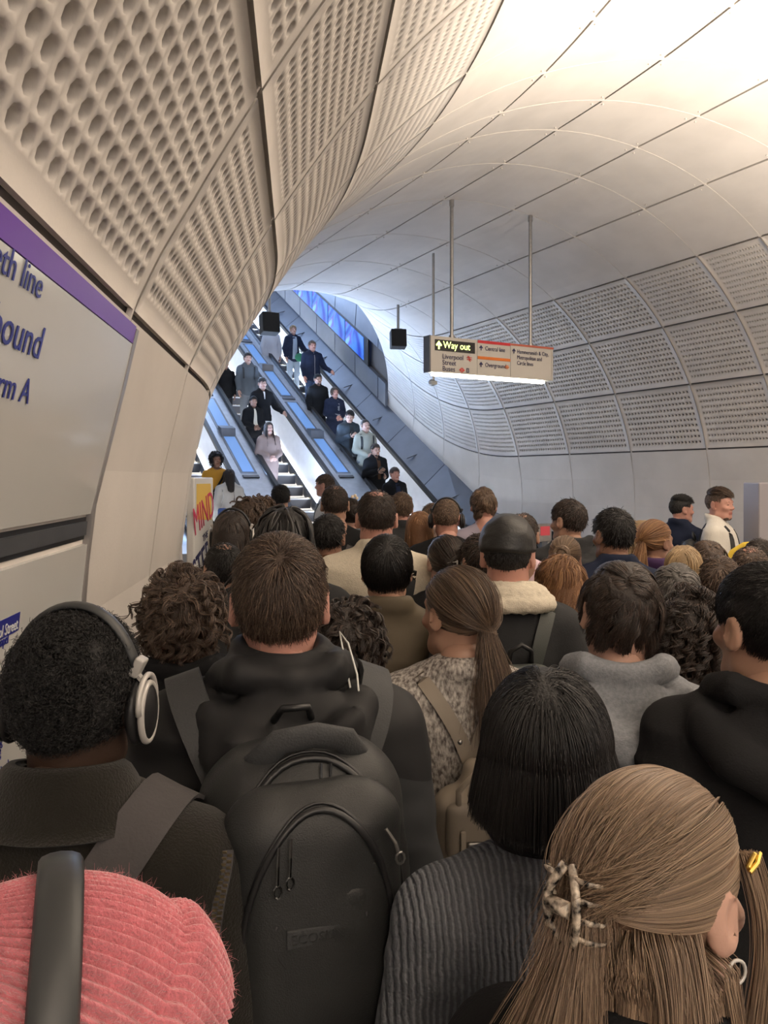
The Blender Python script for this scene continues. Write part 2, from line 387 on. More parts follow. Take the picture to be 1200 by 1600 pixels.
for k in range(8):
    a = 15.95 + k * 1.03
    t = empty('video_screen', wallpt(a, .6, .02), 0, 'blue advertising screen in the row beside the escalators, ' + (where + ('sixth up', 'seventh up', 'topmost, out by the landing'))[k], 'screen', 'screens beside the escalators')
    base = t.location
    def L3(p): return p - base
    MB().add([L3(wallpt(a + .01, 0.55, -.02)), L3(wallpt(a + .985, 0.55, -.02)), L3(wallpt(a + .985, 1.07, -.02)), L3(wallpt(a + .03, 1.07, -.02)), L3(wallpt(a + .01, 0.55, .05)), L3(wallpt(a + .985, 0.55, .05)), L3(wallpt(a + .985, 1.07, .05)), L3(wallpt(a + .03, 1.07, .05))], [(0, 1, 2, 3), (7, 6, 5, 4), (0, 4, 5, 1), (1, 5, 6, 2), (2, 6, 7, 3), (3, 7, 4, 0)]).build('display', sm, t)
q = MB(); q.add([wallpt(15.75, 0.50, -.005), wallpt(24.3, 0.50, -.005), wallpt(24.3, 1.13, .0), wallpt(15.75, 1.13, .0), wallpt(15.75, 0.50, .04), wallpt(24.3, 0.50, .04), wallpt(24.3, 1.13, .04), wallpt(15.75, 1.13, .04)], [(0, 1, 2, 3), (7, 6, 5, 4), (0, 4, 5, 1), (1, 5, 6, 2), (2, 6, 7, 3), (3, 7, 4, 0)]); q.build('screen_band', M['black'], SW)
# shaft vault above and the left flank
SV = empty('ceiling_shaft', kind='structure')
def shaft(a, ang, rad=3.62):
    k_ = 3.4; return sa(4.7 + k_ * math.sin(ang) / math.sin(R(72)), a, H + (a - A0L) * SL + 2.0 + 2.4 * (math.cos(ang) - math.cos(R(72))))
for k in range(11):
    for j in range(8):
        a0, a1 = 15.2 + k * 1.6, 15.2 + (k + 1) * 1.6; g0, g1 = R(-72 + j * 18), R(-72 + (j + 1) * 18 - .3)
        if k == 0: a0 = 15.2
        vs = []
        for i in range(5):
            gg = g0 + (g1 - g0) * i / 4; vs += [shaft(a0 + .01, gg), shaft(a1 - .01, gg)]
        linkmesh('panel', np.array([tuple(v) for v in vs]), [(2 * i, 2 * i + 1, 2 * i + 3, 2 * i + 2) for i in range(4)], M['shaft'] if j in (0, 7) else M['grc'], SV)
# arch lining: joins the tunnel's last rib to the shaft
n = 40; vv = np.linspace(1, 12.6, n); P1 = SN(np.full(n, float(LASTU)), vv, np.zeros(n)); P2 = SN(np.full(n, float(LASTU) + .10), vv, np.full(n, NS * .9))
linkmesh('arch_lining', np.concatenate([P1, P2]), [(i, i + 1, n + i + 1, n + i) for i in range(n - 1)], M['shaft'], SV, True)
# end wall of the upper landing
MB().box(sa(4.9, 36.5, 16.5), (14, .2, 14), Matrix.Rotation(TH, 3, 'Z')).build('wall_back', M['shaft'])
bpy.data.objects['wall_back']['kind'] = 'structure'
for nm, s0 in (('wall_shaft_left', .9),):
    MB().add([sa(s0, 9.5, -.2), sa(s0, 36, 14), sa(s0, 36, 22), sa(s0, 9.5, 2.4)], [(0, 1, 2, 3)]).build(nm, M['shaft']); bpy.data.objects[nm]['kind'] = 'structure'

# ------------------------------------------------------------------ escalators
def deckline(a):                           # height of the deck/handrail line above the floor: level run, curve, 30 degree climb
    a = np.asarray(a, float); x = a - 11.38
    return .95 + SL * np.where(x > .6, x, np.where(x < -.6, 0, (x + .6) ** 2 / 2.4))
aL = np.concatenate([np.linspace(9.6, 10.6, 3), np.linspace(10.75, 12.1, 8), np.linspace(13, 33, 12)])
def ribbon(s0, s1, z0, z1, m, name, parent, aa=aL, thick=None):
    """solid swept along the climb between two section points (s,z above the deck line)"""
    P = []; 
    sec = [(s0, z0), (s1, z0), (s1, z1), (s0, z1)] if thick is None else thick
    n = len(sec)
    for a in aa:
        for (s, z) in sec: P.append(tuple(sa(s, a, float(deckline(a)) + z)))
    F = [(i * n + k, i * n + (k + 1) % n, (i + 1) * n + (k + 1) % n, (i + 1) * n + k) for i in range(len(aa) - 1) for k in range(n)]
    F += [tuple(range(n - 1, -1, -1)), tuple((len(aa) - 1) * n + k for k in range(n))]
    return linkmesh(name, P, F, m, parent)
M['balu'] = mat('balustrade_panel', (.86, .87, .90), .3, .05, noise=.03)
M['skirt_light'] = mat('skirt_light', (1, 1, 1), .4, emit=(.88, .93, 1.0), es=26)
M['tread'] = mat('step_metal', (.66, .67, .70), .35, .5, noise=.05)
M['riser'] = mat('step_riser', (.10, .10, .11), .5, .5)
M['yellow'] = mat('safety_yellow', (.75, .52, .05), .6)
M['uplight'] = mat('deck_uplight', (.08, .14, .26), .3, emit=(.12, .27, .62), es=.5)
escs = (('leftmost escalator, half hidden behind the curved wall', 2.81, 3.93), ('middle escalator carrying passengers down beside the two deck strips', 4.63, 5.78), ('right escalator next to the grey flank and the screens', 6.48, 7.55))
smesh = None
for lab, s0, s1 in escs:
    E_ = empty('escalator', sa((s0 + s1) / 2, 10.5, 0), 0, lab + ', with black handrails', 'escalator', 'bank of three escalators')
    inv = Matrix.Translation(-E_.location)
    def P_(o, par=E_): o.data.transform(inv) ; return o
    for s, d in ((s0, 1), (s1, -1)):
        P_(ribbon(s - .035, s + .035, -.01, .07, M['rubber'], 'handrail', E_))
        P_(ribbon(s + d * .01, s + d * .03, -.80, -.01, M['balu'], 'balustrade', E_))
        P_(ribbon(s + d * .031, s + d * .045, -.79, -.755, M['skirt_light'], 'skirt_light', E_))
        P_(ribbon(s + d * .031, s + d * .06, -1.0, -.78, M['steel'], 'skirt', E_))
        # newel: rounded front end with the handrail returning
        nw = MB(); pts = [sa(s, 9.6 - .42 * math.sin(q), .98 - .36 + .36 * math.cos(q)) for q in np.linspace(0, math.pi, 9)]
        nw.tube(pts, .035, 8); P_(nw.build('handrail', M['rubber'], E_, True))
        nw = MB(); prof = [(9.6, .95)] + [(9.6 - .38 * math.sin(q), .63 + .32 * math.cos(q)) for q in np.linspace(0, math.pi, 8)] + [(9.6, .31), (9.3, .0), (9.6, 0)]
        nw.prism(prof, lambda a_, z_: sa(s - .02, a_, z_), lambda a_, z_: sa(s + .02, a_, z_)); P_(nw.build('newel', M['balu'], E_))
    P_(MB().box(sa((s0 + s1) / 2, 10.2, -.005), (s1 - s0, 1.5, .03), Matrix.Rotation(TH, 3, 'Z')).build('comb_plate', M['metal'], E_))
    w = s1 - s0 - .12
    for k in range(46):
        a = 10.95 + k * .4; z = max(0.012, float(deckline(a + .2)) - .95)
        if smesh is None:
            q = MB(); q.box((0, .2, -.015), (w, .4, .03)); q.cur = 1
            q.box((0, .01, -.115), (w, .03, .17)); q.cur = 2
            q.box((0, .015, .001), (w, .02, .006)); q.box((-w / 2 + .02, .2, .001), (.03, .4, .006)); q.box((w / 2 - .02, .2, .001), (.03, .4, .006)); q.cur = 0
            for g_ in range(12): q.box((-w / 2 + (g_ + .5) * w / 12, .2, .004), (.03, .38, .008))
            o = q.build('step', None, E_, mats=[M['tread'], M['riser'], M['yellow']]); smesh = o.data
        else:
            o = bpy.data.objects.new('step', smesh); COL.objects.link(o); o.parent = E_
        o.location = sa((s0 + s1) / 2, a, z) - E_.location; o.rotation_euler = (0, 0, TH)
# decks between and beside the escalators
decks = (('left blue lit metal deck between the escalators', 3.97, 4.59), ('right blue lit metal deck between the escalators', 5.82, 6.44))
for di, (lab, s0, s1) in enumerate(decks):
    D_ = empty('escalator_deck', sa((s0 + s1) / 2, 10.5, 0), 0, lab + ', with sunken light panels', 'deck', 'metal decks between escalators'); inv = Matrix.Translation(-D_.location)
    def P2_(o): o.data.transform(inv); return o
    P2_(ribbon(s0, s1, -.06, -.02, M['deck'], 'deck_plate', D_))
    P2_(ribbon(s0 + .02, s0 + .05, -1.2, -.05, M['steel'], 'side_plate', D_)); P2_(ribbon(s1 - .05, s1 - .02, -1.2, -.05, M['steel'], 'side_plate', D_))
    mid = (s0 + s1) / 2
    for k in range(-1, 12):
        a = 13.77 + k * 1.5 + di * .0
        rot = Matrix.Rotation(TH, 3, 'Z') @ Matrix.Rotation(R(30), 3, 'X')
        if k >= 0:
            P2_(MB().box(sa(mid, a, float(deckline(a)) - .018), (.30, 1.44, .012), rot).build('panel_surround', M['steel'], D_))
            P2_(MB().box(sa(mid, a, float(deckline(a)) - .008), (.21, 1.34, .012), rot).build('light_panel', M['uplight'], D_))
        b = a - .74 if k > -1 else 11.6
        raised = (k % 2 == 1)
        if raised:
            q = MB(); zz = float(deckline(b)); ra = .28
            prof = [(b - .14, zz - .09), (b + .10, zz + .05), (b + .10, zz + .12), (b - .12, zz + .06)]
            q.prism(prof, lambda a_, z_: sa(mid - .14, a_, z_), lambda a_, z_: sa(mid + .14, a_, z_)); P2_(q.build('luggage_stop', M['steel'], D_))
        elif k >= 0:
            P2_(MB().box(sa(mid, b, float(deckline(b)) - .005), (.30, .08, .03), rot, bev=.01).build('access_plate', M['steel'], D_))
DR = empty('flank_deck', sa(7.8, 10.5, 0), 0, 'dark grey sloping metal deck between the right handrail and the tunnel wall', 'deck'); inv = Matrix.Translation(-DR.location)
for k in range(14):
    a0, a1 = 11.2 + k * 1.5, 11.2 + (k + 1) * 1.5 - .015
    zz0, zz1 = H + (a0 - A0L) * SL, H + (a1 - A0L) * SL
    d0, d1 = float(deckline(a0)), float(deckline(a1))
    q = MB(); q.add([sa(7.59, a0, d0 - .01), sa(7.59, a1, d1 - .01), sa(8.12, a1, max(zz1, d1)), sa(8.12, a0, max(zz0, d0)), sa(7.59, a0, d0 - .12), sa(7.59, a1, d1 - .12), sa(8.12, a1, max(zz1, d1) - .1), sa(8.12, a0, max(zz0, d0) - .1)],
                   [(0, 1, 2, 3), (7, 6, 5, 4), (0, 4, 5, 1), (1, 5, 6, 2), (2, 6, 7, 3), (3, 7, 4, 0)])
    o = q.build('deck_panel', M['shaft'], DR); o.data.transform(inv)
    if k % 1 == 0:
        c_ = sa(7.86, a0 + .7, (zz0 + d0) / 2 + .40); o = MB().box(c_, (.46, .03, .02), Matrix.Rotation(TH, 3, 'Z') @ Matrix.Rotation(R(-20), 3, 'Y'), .008).build('rail_stud', M['steel'], DR); o.data.transform(inv)
o = MB(); o.add([sa(7.59, 9.6, 0), sa(7.59, 11.2, 0), sa(7.59, 11.2, .95), sa(7.59, 9.6, .95), sa(8.1, 9.6, 0), sa(8.1, 11.2, 0), sa(8.1, 11.2, 1.3), sa(8.1, 9.6, 1.0)], [(0, 1, 2, 3), (7, 6, 5, 4), (3, 2, 6, 7), (0, 3, 7, 4)]); o = o.build('end_casing', M['shaft'], DR); o.data.transform(inv)
o = MB(); o = ribbon(2.2, 2.78, -1.2, -.02, M['deck'], 'left_flank_deck', None); tag(o, 'narrow metal deck left of the hidden escalator', 'deck')
# ------------------------------------------------------------------ hanging direction sign, in the plane of a rib
def ribdir(): return Vector((CT, ST, 0))
sc_ = Vector((1.115, 8.02, 0)); X_ = ribdir(); Nn = Vector((ST, -CT, 0))          # Nn faces the crowd
SG = empty('hanging_sign', sc_ + Vector((0, 0, 2.93)), 0, 'long white direction sign with a lit underside hanging on two steel rods over the crowd', 'sign')
def loc(x, z, out=0.0): return X_ * x + Nn * out + Vector((0, 0, z))
WS, HS = 1.54, .36
M['sign_face'] = mat('sign_face', (.66, .63, .58), .4); M['ink'] = mat('navy_ink', (.02, .02, .10), .5); M['red'] = mat('line_red', (.72, .04, .05), .5)
M['orange'] = mat('line_orange', (.85, .22, .03), .5); M['pinkline'] = mat('line_pink', (.62, .16, .10), .5); M['rdred'] = mat('roundel_red', (.75, .05, .04), .5)
M['led'] = mat('amber_led', (.7, .9, .2), .5, emit=(.80, 1.0, .25), es=2.2); M['tube'] = mat('sign_tube', (1, 1, .9), .5, emit=(1, .97, .82), es=9)
rotS = Matrix.Rotation(TH, 3, 'Z')
MB().box(loc(0, HS / 2), (WS, .11, HS), rotS, .008).build('sign_box', M['sign_face'], SG)
MB().box(loc(-WS / 2 - .006, HS / 2), (.014, .118, HS + .004), rotS).build('end_cap', M['steel'], SG)
MB().box(loc(WS / 2 + .006, HS / 2), (.014, .118, HS + .004), rotS).build('end_cap', M['sign_face'], SG)
MB().box(loc(-.01, -.018), (WS - .12, .05, .03), rotS, .01).build('light_tube', M['tube'], SG)
def plate(x0, x1, z0, z1, m, nm, out=.0575, par=SG): return MB().box(loc((x0 + x1) / 2, (z0 + z1) / 2, out), (x1 - x0, .004, z1 - z0), rotS).build(nm, m, par)
plate(-.72, -.24, HS - .145, HS - .035, M['black'], 'led_display')
plate(-.205, .21, HS - .03, HS - .001, M['red'], 'line_stripe'); plate(-.205, .21, HS - .195, HS - .165, M['orange'], 'line_stripe')
plate(.215, .79, HS - .022, HS - .001, M['pinkline'], 'line_stripe'); 
for x in (-.21, .212): plate(x - .002, x + .002, .01, HS - .004, M['metal'], 'panel_joint', .0565)
def stext(body, x, z, size, m, sx=1.0): return text(body, 'lettering', size, m, frame(loc(x, z, .0600), X_, (0, 0, 1)), SG, sx=sx, ext=.0008)
def arrow(x, z, s, m):
    q = MB(); F = lambda a, b, o: loc(x + a * s, z + b * s, .060 + o)
    for poly in ([(-.10, 0), (.10, 0), (.10, .6), (-.10, .6)], [(0, 1), (-.42, .5), (-.28, .36), (0, .64), (.28, .36), (.42, .5)]):
        n = len(poly); q.add([F(a, b, 0) for a, b in poly] + [F(a, b, .0015) for a, b in poly], [tuple(range(n)), tuple(range(2 * n - 1, n - 1, -1))])
    return q.build('arrow', m, SG)
arrow(-.675, HS - .132, .085, M['led']); o = stext('Way out', -.625, HS - .115, .098, M['led'], .93)
stext('Liverpool', -.635, HS - .222, .072, M['ink'], .92); stext('Street', -.635, HS - .283, .072, M['ink'], .92); stext('Buses', -.635, HS - .344, .072, M['ink'], .92)
arrow(-.165, HS - .105, .055, M['ink']); stext('Central line', -.115, HS - .100, .064, M['ink'], .84)
arrow(-.165, HS - .275, .055, M['ink']); stext('Overground', -.115, HS - .270, .064, M['ink'], .84)
arrow(.255, HS - .105, .055, M['ink']); stext('Hammersmith & City,', .295, HS - .100, .060, M['ink'], .80); stext('Metropolitan and', .295, HS - .160, .060, M['ink'], .80); stext('Circle lines', .295, HS - .220, .060, M['ink'], .80)
# national rail, bus and overground marks
q = MB()
for dz in (-.010, .010): q.box(loc(-.31, HS - .20 + dz, .060), (.062, .003, .007), rotS)
q.add([loc(-.335, HS - .19, .061), loc(-.322, HS - .19, .061), loc(-.285, HS - .21, .061), loc(-.298, HS - .21, .061)], [(0, 1, 2, 3)]); q.add([loc(-.335, HS - .172, .061), loc(-.322, HS - .172, .061), loc(-.30, HS - .19, .061), loc(-.313, HS - .19, .061)], [(0, 1, 2, 3)]); q.add([loc(-.322, HS - .212, .061), loc(-.309, HS - .212, .061), loc(-.29, HS - .23, .061), loc(-.303, HS - .23, .061)], [(0, 1, 2, 3)])
q.build('rail_symbol', M['rdred'], SG)
def roundel(x, z, r, m, w=1.35):
    q = MB(); n = 24
    for k in range(n):
        a, b = 2 * math.pi * k / n, 2 * math.pi * (k + 1) / n
        q.add([loc(x + r * math.cos(a), z + r * math.sin(a), .0605), loc(x + r * math.cos(b), z + r * math.sin(b), .0605), loc(x + r * .6 * math.cos(b), z + r * .6 * math.sin(b), .0605), loc(x + r * .6 * math.cos(a), z + r * .6 * math.sin(a), .0605)], [(0, 1, 2, 3)])
    q.box(loc(x, z, .061), (2 * r * w, .002, r * .42), rotS); q.build('roundel', m, SG)
roundel(-.40, HS - .323, .024, M['rdred']); roundel(.165, HS - .255, .020, M['orange'])
q = MB()
for a, b, c, d in ((-.345, -.337, 0, .046), (-.322, -.314, 0, .046), (-.345, -.314, .040, .046), (-.345, -.314, 0, .006)): q.box(loc((a + b) / 2, HS - .345 + (c + d) / 2, .060), (b - a, .002, d - c), rotS)
q.build('stand_symbol', M['ink'], SG)
for x in (-.485, .52):
    q = MB(); q.tube([loc(x, HS - .01), loc(x, 1.78)], .019, 12); q.tube([loc(x, HS - .005), loc(x, HS + .03)], .03, 12); q.tube([loc(x, 1.70), loc(x, 1.79)], .026, 12); q.build('hanging_rod', M['metal'], SG)

# ------------------------------------------------------------------ loudspeakers and camera on rods
M['spk'] = mat('speaker_grille', (.018, .018, .018), .7, bump=.3, bscale=200)
def hung_speaker(p, w, hgt, rod, lab, rz):
    t = empty('loudspeaker', p, rz, lab, 'loudspeaker', 'loudspeakers under the vault')
    MB().box((0, 0, 0), (w, w * .8, hgt), Matrix.Rotation(R(-8), 3, 'X'), .015).build('cabinet', M['spk'], t)
    MB().box((0, 0, hgt / 2 + .012), (w * .5, .05, .03), None, .006).build('bracket', M['metal'], t)
    q = MB(); q.tube([(0, 0, hgt / 2 + .02), (0, 0, rod)], .022, 10); q.build('rod', M['metal'], t)
p = at(622, 530, 11.6); hung_speaker(p, .235, .27, .52, 'small black box loudspeaker on a short rod left of the direction sign', TH * .3)
p = at(421, 506, 11.3); hung_speaker(p, .26, .30, .80, 'black box loudspeaker under the vault edge above the escalators', TH * .9)
t = empty('security_camera', at(675, 598, 9.6), TH, 'small grey dome camera on a thin rod below the left end of the sign', 'camera')
MB().sphere((0, 0, 0), (.05, .05, .045)).build('dome', M['metal'], t, True); MB().box((.0, -.03, -.005), (.09, .06, .05), None, .012).build('housing', M['white'], t)
q = MB(); q.tube([(.02, 0, .03), (.02, 0, 1.62)], .016, 8); q.build('rod', M['metal'], t)

# ------------------------------------------------------------------ left wall: big line diagram panel in its frame
M['purple'] = mat('line_purple', (.17, .055, .42), .35); M['board'] = mat('glass_board', (.60, .60, .58), .12, spec=.7, noise=.02, nscale=1.5)
M['blueink'] = mat('blue_ink', (.025, .03, .25), .35); M['frame'] = mat('board_frame', (.36, .34, .33), .4, .4)
def wall(y_u, v, out=.03):                  # a point on the left wall
    return Vector(SN(np.array([y_u]), np.array([v]), np.array([-NS * out]))[0])
NP = empty('line_diagram', wall(1.0, .6), 0, 'white glass line diagram board with a purple top band on the left wall', 'sign'); ib = Matrix.Translation(-NP.location)
def board(u0, u1, v0, v1, m, nm, out, thick=.02, par=NP, n=5, nu=6):
    U, V = np.meshgrid(np.linspace(u0, u1, nu), np.linspace(v0, v1, n), indexing='ij')
    A = SN(U, V, np.full_like(U, -NS * out)).reshape(-1, 3); B = SN(U, V, np.full_like(U, -NS * (out - thick))).reshape(-1, 3)
    f = grid_faces(nu, n).tolist(); k = len(A); F = [tuple(q) for q in f] + [tuple(k + i for i in q[::-1]) for q in f]
    ring = [i * n for i in range(nu)] + [(nu - 1) * n + j for j in range(1, n)] + [i * n + n - 1 for i in range(nu - 2, -1, -1)] + [j for j in range(n - 2, 0, -1)]
    F += [(ring[i], ring[(i + 1) % len(ring)], k + ring[(i + 1) % len(ring)], k + ring[i]) for i in range(len(ring))]
    o = linkmesh(nm, np.concatenate([A, B]), F, m, par); o.data.transform(ib); return o
board(-2.9, .985, .969, .987, M['purple'], 'purple_band', .022)
board(-2.9, .985, .785, .968, M['board'], 'upper_glass', .0215)
board(-2.9, .985, .30, .752, M['board'], 'lower_glass', .0215, n=9)
board(-2.9, .985, .757, .781, M['rubber'], 'channel', .012); board(-2.9, .98, .762, .7765, M['steel'], 'channel_rail', .018)
board(.985, 1.008, .29, .985, M['frame'], 'edge_trim', .024, n=12, nu=2)
def wproj(u, v, out=.023):
    q = wall(u, v, out); return 600 + 1200 * q.x / q.y, 746 - 1200 * (q.z - H) / q.y
def wfind(px, py):                          # where on the board a point of the lettering sits
    U, V = np.meshgrid(np.linspace(-1.5, 1.0, 400), np.linspace(.4, .98, 300), indexing='ij'); q = SN(U, V, np.full_like(U, -NS * .023)); ok = q[..., 1] > .2
    e = np.where(ok, (600 + 1200 * q[..., 0] / np.maximum(q[..., 1], .2) - px) ** 2 + (746 - 1200 * (q[..., 2] - H) / np.maximum(q[..., 1], .2) - py) ** 2, 1e9)
    k = np.unravel_index(np.argmin(e), e.shape); return U[k], V[k]
def wtext(body, px, py, size, m, sx=.86, name='lettering', out=.0235, dxy=None):
    u, v = wfind(px, py); o = wall(u, v, out); x = (wall(u + .04, v, out) - wall(u - .3, v, out)); y = wall(u, v + .03, out) - wall(u, v - .03, out)
    m4 = frame(o - NP.location, x, y); return text(body, name, size, m, m4, NP, 'RIGHT', ext=.0006, sx=sx)
wtext('Elizabeth line', 62, 466, .060, M['blueink'], 1.12); wtext('Westbound', 60, 563, .078, M['blueink'], 1.08); wtext('from Platform A', 42, 632, .060, M['blueink'], 1.12)
u, v = wfind(31, 985); board(u - .9, u, v, v + .0155, M['blueink'], 'name_box', .0225, .002)
wtext('Liverpool Street', 27, 982, .030, M['white'], out=.0232)
wtext('Whitechapel', 12, 1004, .026, M['blueink']); wtext('Seven Kings', 2, 1168, .026, M['blueink']); wtext('Goodmayes', 2, 1184, .026, M['blueink']); wtext('Chadwell Heath', 15, 1201, .026, M['blueink'])
u, v = wfind(10, 1222)
for kk in range(2): board(u - .05 - .09 * kk, u - .09 * kk, v, v + .003, M['orange'], 'service_mark', .0225, .002)

# ------------------------------------------------------------------ totems, step notice, help point, yellow handle
M['totem'] = mat('totem_grey', (.33, .31, .33), .5, .3); M['tface'] = mat('totem_face', (.80, .80, .84), .35, spec=.6)
def totem(p, rz, lab, w=1.0, h=1.86, lettering=False):
    t = empty('information_totem', p, rz, lab, 'totem')
    MB().box((0, 0, h / 2), (w, .24, h), None, .012).build('casing', M['totem'], t)
    MB().box((.045, -.125, h / 2 + .02), (w - .14, .012, h - .12), None, .004).build('notice_face', M['tface'], t)
    MB().box((.045, -.128, h - .075), (w - .14, .02, .035), None, .004).build('top_rail', M['white'], t)
    if lettering:
        MB().box((.04, -.1325, h - .44), (w - .15, .004, .075)).build('blue_bar', M['blueink'], t)
        text('CROSSPLACE', 'lettering', .045, M['frame'], frame((-.385, -.1325, h - .19), (1, 0, 0), (0, 0, 1)), t, sx=.7)
        text('Broad Street', 'lettering', .155, M['blueink'], frame((-.385, -.1325, h - .70), (1, 0, 0), (0, 0, 1)), t, sx=.62)
    return t
totem(at(1265, 755, 6.3) * 1.0 - Vector((0, 0, at(1265, 755, 6.3).z)), R(4), 'grey information totem at the right edge behind the man in white fleece', 1.0, 1.84, True)
t = empty('step_notice', at(313, 750, 4.9) * 1.0 - Vector((0, 0, at(313, 750, 4.9).z)), R(86), 'tall white banner notice reading MIND THE STEP in red and navy beside the curved wall', 'notice')
MB().box((0, 0, 1.02), (.40, .05, 1.72), None, .01).build('banner', M['white'], t); MB().box((0, 0, .08), (.5, .3, .16), None, .02).build('foot', M['frame'], t)
M['banner_y'] = mat('banner_yellow', (.80, .55, .10), .5); M['banner_r'] = mat('banner_red', (.62, .05, .13), .5)
q = MB(); q.add([(-.16, -.0265, 1.84), (.14, -.0265, 1.84), (.16, -.0265, 1.60), (-.16, -.0265, 1.62)], [(0, 1, 2, 3)]); q.build('yellow_patch', M['banner_y'], t)
q = MB(); q.add([(-.185, -.0272, 1.60), (.15, -.0272, 1.74), (.15, -.0272, 1.54), (-.10, -.0272, 1.34)], [(0, 1, 2, 3)])
text('MIND', 'lettering', .25, M['banner_r'], frame((-.20, -.028, 1.52), (1, 0, .28), (-.05, 0, 1)), t, sx=.68); text('THE', 'lettering', .06, M['ink'], frame((-.03, -.028, 1.47), (1, 0, .28), (0, 0, 1)), t)
text('STEP', 'lettering', .30, M['ink'], frame((-.19, -.028, 1.17), (1, 0, .35), (-.05, 0, 1)), t, sx=.58)
# small red lit notice on the casing at the foot of the escalators
t = empty('lit_notice', at(849, 832, 8.8), TH, 'small red lit notice in a silver frame low by the right wall', 'notice')
MB().box((0, 0, 0), (.20, .06, .21), None, .01).build('case', M['metal'], t); M['redlit'] = mat('red_display', (.7, .08, .10), .4, emit=(.6, .08, .12), es=.10)
MB().box((0, -.031, .02), (.135, .006, .105), None).build('display', M['redlit'], t); MB().box((.15, 0, -.05), (.06, .06, .12), None, .01).build('switch_box', M['black'], t); MB().box((0, 0, -.7), (.08, .05, 1.2), None).build('post', M['steel'], t)
